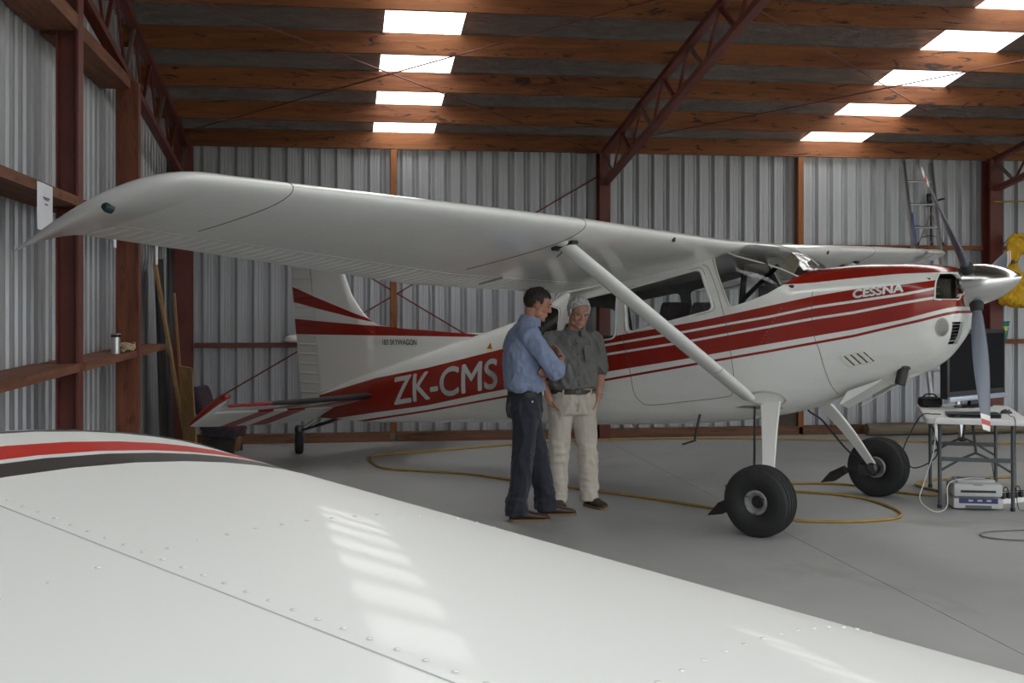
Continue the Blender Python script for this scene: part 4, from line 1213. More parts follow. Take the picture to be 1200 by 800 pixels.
for t in (-.122, -.744, -1.4, -2.1):
    for s in list(np.arange(.03, .74, .045)) + list(np.arange(.80, 1.32, .06)): dome(fpt(t, s))
for s in np.arange(.2, 1.3, .22): riv2.box(fpt(FT1 + .035, s, -.012), (.02, .012, .004))
tag(riv2.build('rivets', M('wing_tip_white'), fskin, smooth=True, ang=60), kind='stuff')
# the leg and wheel it stands on, beneath the root
gz = FZ + FG * -2.5
m = MB(); m.tube([(-2.5, YS * .55, gz + .02), (-2.5, YS * .52, .55), (-2.5, YS * .50, .24)], [.05, .04, .035], 12); m.build('gear_leg', WHITE, fgw, smooth=True)
m = MB(); m.lathe(tyre_mesh(.22, .15), 32, Matrix.Translation((-2.5, YS * .50, .22)) @ Vector((1, 0, 0)).to_track_quat('Z', 'Y').to_matrix().to_4x4(), close=False)
w2 = m.build('wheel', TYRE, fgw, smooth=True, ang=30)
m = MB(); m.lathe([(0, .05), (.09, .05), (.118, .06), (.118, -.06), (0, -.05)], 20, Matrix.Translation((-2.5, YS * .50, .22)) @ Vector((1, 0, 0)).to_track_quat('Z', 'Y').to_matrix().to_4x4()); m.build('hub', ALU, w2)

# ------------------------------------------------------------------ table and what stands on it
TA = -math.radians(24); TX, TY = 5.313, 9.477                        # centre of the table
TW, TL, TH_ = .78, 1.46, .74
table = empty('folding_table', (TX, TY, 0), TA)
tag(table, 'white plastic folding table on grey metal legs by the propeller', 'table')
def rrect(w, l, r=.06, n=5): return rounded([(-w / 2, -l / 2), (w / 2, -l / 2), (w / 2, l / 2), (-w / 2, l / 2)], r, n)
tt = MB(); tt.prism(rrect(TW, TL), TH_ - .045, TH_); tt.build('tabletop', WHITEP, table, bevel=.008)
LEGM = M('grey_leg', (.075, .085, .09), .42, .3)
for sy in (-1, 1):
    yy = sy * (TL / 2 - .16)
    for sx in (-1, 1):
        m = MB(); m.tube([(sx * .275, yy, TH_ - .045), (sx * .275, yy, .015)], .0155, 10); lg = m.build('leg', LEGM, table, smooth=True, ang=50)
        m = MB(); m.lathe([(0, 0), (.019, 0), (.019, .03), (.016, .03)], 10, Matrix.Translation((sx * .275, yy, 0))); m.build('foot_cap', BLACK, lg)
    m = MB(); m.bar((-.275, yy, .40), (.275, yy, .40), .022, .032); m.build('cross_bar', LEGM, table)
    for sx in (-1, 1):
        m = MB(); m.tube([(0, yy + .012, .455), (sx * .09, yy + .012, .415), (sx * .262, yy + .012, .31)], .010, 8); m.build('brace', LEGM, table, smooth=True)
    m = MB(); m.tube([(0, yy, .46), (0, yy - sy * .3, TH_ - .05)], .011, 8); m.build('folding_stay', LEGM, table, smooth=True)
def tloc(x, y, z=TH_): 
    c, s = math.cos(TA), math.sin(TA); return (TX + x * c - y * s, TY + x * s + y * c, z)

tv = empty('television', (5.62, 9.95, TH_), math.radians(31)); tag(tv, 'black flat screen television standing on the white folding table', 'television')
m = MB(); m.box((0, 0, .385), (.98, .075, .60)); m.box((0, .06, .36), (.70, .08, .40)); m.build('casing', BLACKP, tv, bevel=.012)
m = MB(); m.box((0, -.039, .40), (.90, .004, .50)); m.build('screen', M('dark_screen', (.006, .006, .008), .5, spec=.06), tv)
m = MB(); m.box((0, -.048, .085), (.98, .03, .045)); m.build('silver_bar', M('silver_plastic', (.42, .47, .55), .3, .4), tv, bevel=.008)
m = MB(); m.lathe([(0, .022), (.10, .02), (.16, .008), (.165, 0), (0, 0)], 28, Matrix.Diagonal((1.5, .8, 1, 1))); m.bar((0, 0, .015), (0, 0, .12), .14, .03, up=(0, 1, 0)); m.build('stand', BLACKP, tv, smooth=True, ang=40)

box = empty('media_player', tloc(-.02, -.52), TA + .08); tag(box, 'thin black media box lying on the near end of the table', 'media player')
m = MB(); m.box((0, 0, .02), (.40, .20, .034)); m.build('casing', BLACKP, box, bevel=.006)
m = MB(); m.box((0, -.1005, .022), (.38, .002, .012)); m.build('front_panel', M('dark_screen'), box)
for k in range(2): MB().box((-.14 + .02 * k, -.1015, .014), (.006, .002, .006)).build('indicator', M('amber', (.5, .35, .05), .4), box)
mouse = empty('computer_mouse', tloc(.28, -.12), TA + .5); tag(mouse, 'black computer mouse on the table edge', 'mouse')
m = MB(); rows = []
for i in range(9):
    a = math.pi / 2 * i / 8; rows.append([(.055 * math.cos(a) * math.cos(q), .032 * math.cos(a) * math.sin(q), .034 * math.sin(a) * (1 - .15 * math.cos(q))) for q in [k * math.pi / 8 for k in range(16)]])
m.grid(rows, closed_u=True); m.f.append(tuple(range(16))); m.mi.append(0); m.build('body', BLACKP, mouse, smooth=True)
MB().box((.028, 0, .031), (.014, .006, .008)).build('scroll_wheel', DKMETAL, mouse)
bag = empty('camera_bag', tloc(-.285, .40), TA + .3); tag(bag, 'low black bag on the table left of the television', 'bag')
m = MB(); m.prism([(-.10, -.08), (.08, -.08), (.10, .0), (.08, .1), (-.08, .1), (-.10, .0)], 0.0, .085); m.build('body', M('black_cloth', (.012, .012, .013), .8), bag, bevel=.025)
m = MB(); m.tube(spline([(-.07, 0, .08), (-.04, 0, .11), (.03, 0, .11), (.06, 0, .08)], 5), .007, 6); m.build('strap', M('black_cloth'), bag)
rem = empty('silver_remote', tloc(.02, -.38), TA + .3); tag(rem, 'short silver gadget lying behind the black media box', 'gadget')
m = MB(); m.box((0, 0, .013), (.10, .035, .022)); m.build('body', M('silver_plastic'), rem, bevel=.006); m = MB(); m.box((.02, 0, .0255), (.03, .015, .004)); m.build('button', BLACKP, rem)

pr = empty('printer', (5.12, 9.06, 0), TA + math.radians(8)); tag(pr, 'grey desktop printer with blue control strip on the floor under the table', 'printer')
PG = M('printer_grey', (.50, .50, .50), .5)
m = MB(); m.box((0, 0, .055), (.385, .30, .085)); m.build('paper_tray', PG, pr, bevel=.014)
m = MB(); m.box((0, 0, .160), (.375, .29, .105)); m.box((0, .02, .222), (.30, .20, .03)); m.build('body', PG, pr, bevel=.018)
MB().box((0, -.146, .152), (.27, .012, .018)).build('output_slot', BLACKP, pr)
MB().box((.0, -.1505, .078), (.30, .006, .042)).build('control_strip', M('blue_strip', (.03, .03, .13), .4), pr)
MB().box((.0, -.1505, .030), (.20, .006, .022)).build('tray_handle', M('dark_grey', (.10, .10, .11), .5), pr)
MB().box((0, .0, .238), (.26, .05, .006)).build('paper_slot', BLACKP, pr)
for k in range(3): MB().box((-.06 + .07 * k, -.1545, .08), (.035, .002, .014)).build('button', M('pale_grey'), pr)
lettering('logo_lettering', 'brother', (-.035, .196), (.035, .196), .016, M('dark_grey'), pr, lambda u, w: Vector((u, -.1465, w)), .01, cuts=3)

def cable(name, pts, r, mat, label, cat='cable', n=8, group=None):
    P = spline(pts, n); m = MB(); m.tube(P, r, 6); o = m.build(name, mat, None, smooth=True, ang=80)
    tag(o, label, cat, group); return o
L = lambda x, y, z: Vector(tloc(x, y, z))
cable('black_cable', [L(-.26, -.46, .750), L(-.32, -.48, .752), L(-.41, -.52, .745), L(-.50, -.55, .60), L(-.56, -.56, .42), L(-.47, -.58, .32), L(-.30, -.56, .42), L(-.31, -.50, .60), L(-.34, -.48, .66)], .005, BLACK, 'black cable looping out past the left edge of the table', 'cable')
cable('white_cable', [L(-.30, -.70, .75), L(-.32, -.745, .73), L(-.33, -.75, .5), L(-.40, -.76, .25), L(-.44, -.80, .10), L(-.34, -.86, .02), L(-.24, -.80, .05), L(-.22, -.72, .22), L(-.08, -.66, .262), L(.06, -.62, .262)], .004, M('white_cord', (.62, .62, .60), .5), 'thin white cable hanging from the table down to the printer', 'cable')
cable('mouse_cable', [L(.28, -.18, .752), L(.27, -.45, .75), L(.27, -.742, .74), L(.27, -.76, .5), L(.29, -.70, .1), L(.36, -.6, .012), L(.6, -.45, .008)], .003, BLACK, 'thin black mouse lead dropping in front of the table leg', 'cable')
cable('power_lead', [L(.20, .2, .30), L(.22, .1, .10), L(.24, .30, .012), L(.4, .50, .01), L(.8, .6, .01)], .004, BLACK, 'black lead trailing on the floor behind the table legs', 'cable')
cable('floor_cable', [(5.6, 8.12, .008), (4.95, 8.07, .008), (4.67, 8.05, .008), (4.54, 7.95, .008), (4.56, 7.82, .008), (4.74, 7.72, .008), (5.3, 7.60, .008)], .006, M('grey_cord', (.16, .16, .16), .5), 'grey cable bent in a loop on bare concrete in front of the printer', 'cable')
ps = empty('power_strip', (5.55, 9.22, 0), .3); tag(ps, 'white power strip with black plugs on the floor right of the printer', 'power strip')
m = MB(); m.box((0, 0, .022), (.30, .06, .04)); m.build('body', WHITEP, ps, bevel=.006)
for k in range(4):
    m = MB(); m.box((-.105 + .07 * k, 0, .065), (.035, .035, .05)); m.build('plug', BLACK, ps, bevel=.005)
    m = MB(); m.tube(spline([(-.105 + .07 * k, 0, .09), (-.10 + .07 * k, .03, .13), (-.08 + .07 * k, .08, .10), (-.05 + .08 * k, .12, .01), (.1 + .05 * k, .2, .006)], 5), .004, 5); m.build('plug_lead', BLACK if k % 2 else M('white_cord'), ps, smooth=True)

# hose across the slab
HO = [(10.5, 13.0), (9.3, 13.0), (7.9, 13.05), (6.6, 13.45), (5.0, 13.95), (4.0, 14.1), (3.11, 14.10), (2.02, 13.77), (1.24, 13.4), (.51, 13.12), (.36, 12.8), (.39, 12.24), (.55, 11.9), (1.19, 11.51), (1.58, 11.06), (2.26, 10.25), (2.61, 9.83), (2.97, 9.31), (3.38, 8.72), (3.73, 8.56), (4.16, 8.6), (4.36, 8.79), (4.43, 9.18), (4.36, 9.66), (3.96, 10.0), (3.6, 10.2), (3.5, 10.42), (4.09, 10.43), (4.57, 10.31), (4.83, 9.83), (5.05, 9.62), (5.22, 9.8), (5.2, 10.2), (5.57, 10.48), (6.3, 10.5)]
cable('hose', [(x, y, .012) for x, y in HO], .0115, M('ochre_hose', (.36, .22, .045), .5, 0, .15, 10), 'long ochre yellow hose snaking across the concrete floor past the wheels', 'hose', 8)

# ladder leaning on the back wall, tripod on the girt, log, bucket, yellow bag
lad = empty('ladder', (7.2, 13.3, 0)); tag(lad, 'aluminium ladder leaning on the back wall above the propeller', 'ladder')
fa, fb, ta, tb = Vector((-.20, -.08, .02)), Vector((.24, .14, .02)), Vector((-.08, 1.0, 3.44)), Vector((.30, 1.02, 3.44))
for a, b in ((fa, ta), (fb, tb)):
    m = MB(); m.bar(a, b, .035, .07); m.build('rail', ALU, lad)
    m = MB(); m.box(a + Vector((0, 0, .0)), (.05, .10, .04)); m.build('rail_foot', BLACK, lad)
for k in range(11):
    t = .07 + .086 * k; m = MB(); m.tube([fa.lerp(ta, t), fb.lerp(tb, t)], .014, 8); m.build('rung', ALU, lad, smooth=True)
m = MB(); m.bar(fa.lerp(ta, .70) + Vector((.03, -.03, 0)), fa.lerp(ta, .81) + Vector((.03, -.03, 0)), .016, .016); m.build('blue_rail_label', M('blue_tape', (.05, .08, .30), .5), lad)
tri = empty('tripod', (7.57, 14.44, 2.40)); tag(tri, 'black camera tripod standing on the wall girt in front of the ladder', 'tripod')
for dx, dy in ((-.20, -.02), (.17, -.03), (.03, .03)):
    m = MB(); m.tube([(.0, 0, .42), (dx * .9, dy, .02)], .010, 8); lg = m.build('leg', M('tripod_leg', (.22, .19, .16), .4, .4), tri)
    m = MB(); m.tube([(dx * .88, dy, .04), (dx * .95, dy, .0)], .014, 8); m.build('rubber_foot', BLACK, lg)
    m = MB(); m.tube([(0, 0, .13), (dx * .75, dy, .10)], .006, 6); m.build('brace', BLACKP, tri)
m = MB(); m.tube([(0, 0, .06), (0, 0, .50)], .011, 8); m.build('centre_column', BLACKP, tri)
m = MB(); m.box((0, 0, .54), (.09, .07, .08)); m.box((-.03, 0, .62), (.05, .05, .10)); m.build('head', BLACKP, tri, bevel=.012)
m = MB(); m.tube([(.02, 0, .56), (.14, -.03, .60), (.17, -.03, .60)], .012, 8); m.build('pan_handle', BLACKP, tri)

log = MB(); rows = []
rr = random.Random(3)
for i in range(15):
    x = 6.55 + .32 * i; r = .078 + rr.uniform(-.006, .006); rows.append([(x, 14.13 + (r + rr.uniform(-.004, .004)) * math.cos(q), .083 + r * math.sin(q)) for q in [k * 2 * math.pi / 16 for k in range(16)]])
log.grid(rows, closed_u=True); log.f.append(tuple(range(16))); log.mi.append(0); log.f.append(tuple(14 * 16 + k for k in range(16))); log.mi.append(0)
tag(log.build('log', LOGM, None, smooth=True, ang=50), 'grey weathered timber log lying along the foot of the back wall', 'log')

buc = empty('bucket', (8.535, 14.40, 1.19)); tag(buc, 'small green bucket with yellow label on the wall girt', 'bucket')
m = MB(); m.lathe([(0, 0), (.058, 0), (.085, .215), (.092, .22), (.092, .235), (.082, .235), (.054, .01), (0, .01)], 28); m.build('body', M('green_plastic', (.02, .24, .17), .4), buc, smooth=True, ang=40)
m = MB()
m.grid([[((.0695 + .0275 * zz_) * 1.012 * math.sin(q), -(.0695 + .0275 * zz_) * 1.012 * math.cos(q), .06 + .13 * zz_) for q in np.linspace(-.28, .28, 7)] for zz_ in (.2, .8)]); m.build('label_sticker', M('yellow_label', (.70, .62, .10), .5), buc)
m = MB(); m.grid([[(.079 * 1.02 * math.sin(q), -.0805 * 1.02 * math.cos(q), z) for q in np.linspace(-.2, .25, 5)] for z in (.09, .11)]); m.build('label_print', M('green_plastic'), buc)
m = MB(); m.tube(spline([(-.09, 0, .22), (-.06, -.07, .17), (.06, -.07, .17), (.09, 0, .22)], 6), .004, 6); m.build('handle', WHITEP, buc)

def cloth_blob(prof, amp, n=40, seed=0, ph=0):
    rows = []; r_ = random.Random(seed); f = [(r_.randint(3, 9), r_.uniform(0, 6.28), r_.uniform(.4, 1)) for _ in range(4)]
    for r, z in prof:
        rows.append([(r * (1 + amp * sum(a * math.sin(k_ * q + p + z * 6) for k_, p, a in f) / 2) * math.cos(q), .72 * r * (1 + amp * sum(a * math.sin(k_ * q + p + z * 6) for k_, p, a in f) / 2) * math.sin(q), z) for q in [2 * math.pi * i / n for i in range(n)]])
    m = MB(); m.grid(rows, closed_u=True); m.f.append(tuple(range(n))); m.mi.append(0); m.f.append(tuple((len(prof) - 1) * n + k for k in range(n))); m.mi.append(0); return m
cable('rope', [(8.30, 14.20, 2.95), (8.6, 14.12, 2.955), (9.3, 14.0, 2.95), (10.5, 13.9, 2.94)], .012, M('ochre_hose'), 'taut ochre rope tied to the right steel column', 'rope')

# ------------------------------------------------------------------ things along the left wall
cup = empty('travel_mug', (-1.715, 9.72, 1.263)); tag(cup, 'stainless steel travel mug standing on the wall shelf', 'mug')
m = MB(); m.lathe([(0, 0), (.033, 0), (.036, .12), (.036, .135)], 24); m.build('body', ALU, cup, smooth=True, ang=40)
m = MB(); m.lathe([(.037, .130), (.0385, .132), (.0385, .150), (.034, .160), (.031, .160), (0, .156)], 24); m.build('lid', BLACKP, cup, smooth=True, ang=40)
m = MB(); m.lathe([(.0375, .150), (.0395, .153), (.0375, .157)], 24); m.build('rim_band', ALU, cup, smooth=True)
rp = empty('rope_coil', (-1.70, 10.12, 1.263)); tag(rp, 'tangled coil of pale rope on the shelf beside the mug', 'rope')
rr = random.Random(11)
for k in range(4):
    P = []
    for i in range(14):
        q = i / 13 * 2 * math.pi * 1.4 + k; P.append(((.045 + .015 * math.sin(3 * q)) * math.cos(q), .17 * math.sin(q) + rr.uniform(-.02, .02), .012 + .012 * k + .02 * abs(math.sin(2 * q + k))))
    m = MB(); m.tube(spline(P, 5), .009, 6); m.build('strand', M('rope_fibre', (.42, .33, .20), .85, 0, .25, 60), rp, smooth=True)
def notice(name, label, loc, w, h, lines=True, rot=math.pi / 2):
    e = empty(name, loc, rot); tag(e, label, 'notice', 'paper notices hung on the left wall girts')
    m = MB(); rows = [[(-w / 2 + w * i / 6, -.004 * math.sin(i * .8), z) for i in range(7)] for z in (0, -h)]
    m.grid(rows); P = [tuple(Vector(p) + Vector((0, .0012, 0))) for r in rows for p in r]; m.grid([P[:7], P[7:]], flip=True); m.build('sheet', M('paper_white', (.74, .74, .78), .7), e)
    if lines:
        for k, (z, ww) in enumerate(((-.30 * h, .42 * w), (-.335 * h, .30 * w), (-.44 * h, .18 * w))): 
            m = MB(); m.box((0, -.0055, z), (ww, .001, .007)); m.build('print_line', M('ink', (.12, .12, .14), .7), e)
        m = MB(); m.box((w * .36, -.0055, -h * .93), (.03, .001, .03)); m.build('red_mark', M('red_mark', (.35, .08, .06), .6), e)
    return e
notice('paper_notice', 'largest white paper notice hanging from the upper wall girt', (-1.638, 7.10, 2.335), .38, .265)
notice('paper_notice', 'small white notice just below the wing tip beside the steel post', (-1.64, 9.27, 2.285), .14, .21, False)
notice('paper_notice', 'small white notice pinned above the leaning boards', (-1.64, 11.37, 2.285), .16, .27, False)
def board(label, a, b, w, t, upv):
    m = MB(); m.bar(a, b, w, t, up=upv); o = m.build('board', BOARD); tag(o, label, 'board', 'offcut boards leaning in the corner'); return o
board('tallest pale board leaning in the left corner', (-1.765, 12.09, 2.06), (-1.60, 13.35, .02), .025, .10, (.0, 1, .3))
board('thin pale batten leaning beside the tallest board', (-1.70, 13.00, 1.76), (-1.64, 13.55, .02), .022, .05, (.0, 1, .3))
board('short wide board standing in front of the leaning battens', (-1.555, 12.75, 1.00), (-1.53, 13.05, .02), .02, .17, (.8, -.6, .2))
board('short stub of board standing by the timber post foot', (-1.78, 11.1, .48), (-1.70, 11.25, .02), .02, .09, (.0, 1, .3))
bl = MB(); bl.bar((-1.80, 12.60, 2.10), (-1.76, 12.75, .0), .02, .50, up=(0, 1, .05)); tag(bl.build('plywood_sheet', M('black_ply', (.012, .012, .013), .7)), 'tall black painted sheet standing in the left corner behind the boards', 'sheet')

# loose aircraft seat in the corner
st = empty('loose_seat', (-1.30, 13.62, 0), math.radians(-14)); st.scale = (.80, .80, .80); tag(st, 'dark upholstered seat with red piping on the floor in the left corner', 'seat')
CL = M('striped_cloth', (.045, .035, .05), .9, 0, .5, 25)
def cushion(name, c, d, rot, par):
    m = MB(); m.box(c, d, rot); return m.build(name, CL, par, bevel=.055, seg=4)
cushion('seat_cushion', (.08, 0, .30), (.50, .48, .17), (0, .06, 0), st)
bk = cushion('backrest', (-.20, 0, .62), (.15, .46, .62), (0, -.30, 0), st)
for yy in (-.2, -.07, .07, .2):
    m = MB(); m.tube(spline([(-.06, yy, .38), (-.125, yy, .60), (-.20, yy, .85), (-.26, yy, .90)], 5), .008, 6); m.build('piping', M('red_cloth', (.22, .03, .03), .8), bk)
    m = MB(); m.tube(spline([(-.10, yy, .396), (.1, yy, .385), (.30, yy, .365), (.335, yy, .30)], 5), .008, 6); m.build('piping', M('red_cloth'), st)
m = MB(); m.box((.05, -.18, .11), (.46, .03, .20)); m.build('seat_rail', DKMETAL, st); m = MB(); m.box((.05, .18, .11), (.46, .03, .20)); m.build('seat_rail', DKMETAL, st)
m = MB(); m.box((.31, -.10, .14), (.06, .12, .20), (0, .2, 0)); m.build('leather_flap', M('tan_leather', (.22, .10, .04), .6), st, bevel=.01)
wb = empty('plastic_bag', (-.52, 14.42, 1.19)); tag(wb, 'small crumpled white bag on the back wall girt behind the tail', 'bag')
cloth_blob([(.04, 0), (.09, .01), (.10, .04), (.07, .075), (.03, .09)], .15, 20, 9).build('body', WHITEP, wb, smooth=True, ang=80)
m = MB(); m.tube([(.03, 0, .085), (.06, .0, .12), (.09, .0, .13)], [.012, .008, .003], 6); m.build('twisted_end', WHITEP, wb)
# ------------------------------------------------------------------ the two men
SKIN_A = M('skin_ruddy', (.46, .215, .145), .55, 0, .10, 30)
SKIN_B = M('skin_tanned', (.46, .235, .165), .55, 0, .14, 30)
def fabric(name, c, var=.12, sc=14, rough=.85, check=0.0):
    if name in MATS: return MATS[name]
    m, t = custom(name); n = t.noise(sc, 5, .6, t.obj()); f = t.noise(260, 2, .5, t.obj())
    lo = tuple(x * (1 - var) for x in c); hi = tuple(x * (1 + var) for x in c)
    col = t.ramp(n, [(.3, lo), (.7, hi)])
    if check:
        co = t.new('ShaderNodeSeparateXYZ'); t.link(t.obj(), co.inputs[0])
        s1 = t.math('GREATER_THAN', t.math('SINE', t.math('MULTIPLY', co.outputs[2], 520.0)), .3); s2 = t.math('GREATER_THAN', t.math('SINE', t.math('MULTIPLY', co.outputs[1], 520.0)), .3)
        col = t.mix(t.math('MULTIPLY', t.math('ADD', s1, s2), check), col, tuple(x * .62 for x in c))
    t.color(col); t.pr(Roughness=rough); t.b.inputs['Sheen Weight'].default_value = .15
    t.bump(f, .25, .003); return m
CLOUD = bpy.data.textures.new('fold', 'CLOUDS'); CLOUD.noise_scale = .085; CLOUD.noise_depth = 1
CLOUD2 = bpy.data.textures.new('fold_small', 'CLOUDS'); CLOUD2.noise_scale = .022; CLOUD2.noise_depth = 1

def ell(m, c, r, rot=None, n=20, k=12):
    """closed ellipsoid"""
    R = Euler(rot).to_matrix() if rot else Matrix.Identity(3); c = Vector(c)
    P = [c + R @ Vector((0, 0, -r[2]))]
    for i in range(1, k):
        a = -math.pi / 2 + math.pi * i / k
        P += [c + R @ Vector((r[0] * math.cos(a) * math.cos(q), r[1] * math.cos(a) * math.sin(q), r[2] * math.sin(a))) for q in [2 * math.pi * j / n for j in range(n)]]
    P.append(c + R @ Vector((0, 0, r[2]))); F = []
    for j in range(n): F.append((0, 1 + (j + 1) % n, 1 + j))
    for i in range(k - 2):
        for j in range(n): F.append((1 + i * n + j, 1 + i * n + (j + 1) % n, 1 + (i + 1) * n + (j + 1) % n, 1 + (i + 1) * n + j))
    e = len(P) - 1; b = 1 + (k - 2) * n
    for j in range(n): F.append((b + j, b + (j + 1) % n, e))
    m.add(P, F)
def limb(m, pts, rs, n=16):
    """tapered limb with round ends; rs may be (rx, ry)"""
    m.tube(spline(pts, 4), [lerp_list(rs, i / (4 * (len(pts) - 1))) for i in range(4 * (len(pts) - 1) + 1)], n)
    ell(m, pts[0], (rs[0],) * 3); ell(m, pts[-1], (rs[-1],) * 3)
def lerp_list(a, t):
    x = t * (len(a) - 1); i = min(int(x), len(a) - 2); return a[i] + (a[i + 1] - a[i]) * (x - i)
def loft(m, secs, n=28, e=2.3):
    """horizontal superellipse sections (cx, cy, z, rx, ry)"""
    rows = []
    for cx, cy, z, rx, ry in secs:
        rows.append([(cx + rx * math.copysign(abs(math.cos(q)) ** (2 / e), math.cos(q)), cy + ry * math.copysign(abs(math.sin(q)) ** (2 / e), math.sin(q)), z) for q in [2 * math.pi * j / n for j in range(n)]])
    m.grid(rows, closed_u=True); b = len(m.v) - len(rows) * n
    m.f.append(tuple(b + j for j in range(n))[::-1]); m.mi.append(0); m.f.append(tuple(b + (len(rows) - 1) * n + j for j in range(n))); m.mi.append(0)
def secs_interp(secs, n=5):
    out = []
    for i in range(len(secs) - 1):
        for k in range(n):
            t = k / n; t = t * t * (3 - 2 * t) * .5 + t * .5
            out.append(tuple(a + (b - a) * t for a, b in zip(secs[i], secs[i + 1])))
    out.append(secs[-1]); return out
from mathutils import noise as _mn
def organic(name, mb, mat, parent, voxel=.007, smooth=6, folds=()):
    """one continuous skin over the collected solids; folds: (amplitude, frequency xyz, seed, z-range or None)"""
    me = mb.mesh(name); bm = bmesh.new(); bm.from_mesh(me); bmesh.ops.recalc_face_normals(bm, faces=bm.faces); bm.to_mesh(me); bm.free()
    o = bpy.data.objects.new('tmp', me); COL.objects.link(o)
    r = o.modifiers.new('r', 'REMESH'); r.mode = 'VOXEL'; r.voxel_size = voxel
    if smooth: s = o.modifiers.new('s', 'SMOOTH'); s.iterations = smooth; s.factor = .5
    out = evaluated(o); bpy.data.objects.remove(o)
    if folds:
        bm = bmesh.new(); bm.from_mesh(out); bm.normal_update()
        off = []
        for v in bm.verts:
            d = 0.0
            for amp, fr, sd, zr in folds:
                k = 1.0
                if zr: k = max(0.0, 1 - abs(v.co.z - zr[0]) / zr[1])
                if k <= 0: continue
                q = Vector((v.co.x * fr[0] + sd, v.co.y * fr[1] + v.co.z * fr[0] * .25, v.co.z * fr[2] + sd * .7))
                d += amp * k * (.62 - 2.2 * abs(_mn.noise(q)))
            off.append(d)
        for v, d in zip(bm.verts, off): v.co += v.normal * d
        bmesh.ops.smooth_vert(bm, verts=bm.verts, factor=.4, use_axis_x=True, use_axis_y=True, use_axis_z=True)
        bm.to_mesh(out); bm.free()
    out.shade_smooth(); out.materials.clear(); return link_mesh(name, out, mat, parent)

def hand(m, wrist, direction, palm_n, size=1.0, curl=.5, left=False):
    """palm and five unequal bent fingers; direction: towards the fingertips, palm_n: out of the palm"""
    d = Vector(direction).normalized(); pn = Vector(palm_n); pn = (pn - d * pn.dot(d)).normalized(); s = d.cross(pn).normalized() * (-1 if left else 1)
    w = Vector(wrist)
    R = Matrix((d, s, pn)).transposed().to_euler()
    ell(m, w + d * .045 * size, (.052 * size, .040 * size, .016 * size), tuple(R))
    limb(m, [w - d * .02, w + d * .02], [.024 * size, .026 * size], 10)
    for k, (off, ln) in enumerate(((-.030, .078), (-.010, .088), (.010, .082), (.029, .064))):
        p0 = w + d * .082 * size + s * off * size; L = ln * size; a = curl
        p1 = p0 + (d * math.cos(a * .5) + pn * math.sin(a * .5)) * L * .45; p2 = p1 + (d * math.cos(a * 1.3) + pn * math.sin(a * 1.3)) * L * .32; p3 = p2 + (d * math.cos(a * 1.9) + pn * math.sin(a * 1.9)) * L * .23
        limb(m, [p0 - d * .02 * size, p0, p1, p2, p3], [.0095 * size, .0095 * size, .009 * size, .0085 * size, .0075 * size], 8)
    t0 = w + d * .025 * size - s * .030 * size; t1 = t0 + (d * .6 - s * .75 + pn * .25) * .035 * size; t2 = t1 + (d * .9 - s * .25 + pn * .3) * .030 * size
    limb(m, [t0, t1, t2], [.013 * size, .0105 * size, .009 * size], 8)

def head(m, c, R, k=1.0, old=False):
    """skull, face, nose, lips, chin, ears; R turns the head, x forward"""
    c = Vector(c); R = R.to_matrix() if isinstance(R, Euler) else R; E = lambda p: c + R @ (Vector(p) * k)
    eu = R.to_euler()
    def el(p, r, rot=None):
        rr = (R @ Euler(rot).to_matrix()).to_euler() if rot else eu
        ell(m, E(p), tuple(x * k for x in r), tuple(rr), 18, 12)
    el((-.012, 0, .034), (.099, .077, .090)); el((.022, 0, -.028), (.066, .063, .086)); el((.030, 0, -.078), (.052, .050, .040)); el((.066, 0, -.100), (.022, .026, .018))
    limb(m, [E((.082, 0, .028)), E((.097, 0, -.002)), E((.106, 0, -.024))], [.009 * k, .0105 * k, .0120 * k], 10)
    for s in (1, -1):
        el((.096, s * .0135, -.030), (.012, .009, .009)); el((.055, s * .043, -.022), (.027, .022, .026)); limb(m, [E((.070, s * .048, .026)), E((.087, s * .026, .030)), E((.086, s * .008, .024))], [.010 * k, .0115 * k, .009 * k], 8)
        el((-.010, s * .082, -.004), (.021, .008, .033), (0, .15, s * .35)); el((.002, s * .079, -.026), (.010, .008, .012))
        el((.020, s * .050, -.070), (.035, .016, .028))
    limb(m, [E((.074, .024, -.061)), E((.088, 0, -.058)), E((.074, -.024, -.061))], [.005 * k, .0075 * k, .005 * k], 8)
    limb(m, [E((.074, .020, -.071)), E((.086, 0, -.071)), E((.074, -.020, -.071))], [.005 * k, .008 * k, .005 * k], 8)
    return E, R

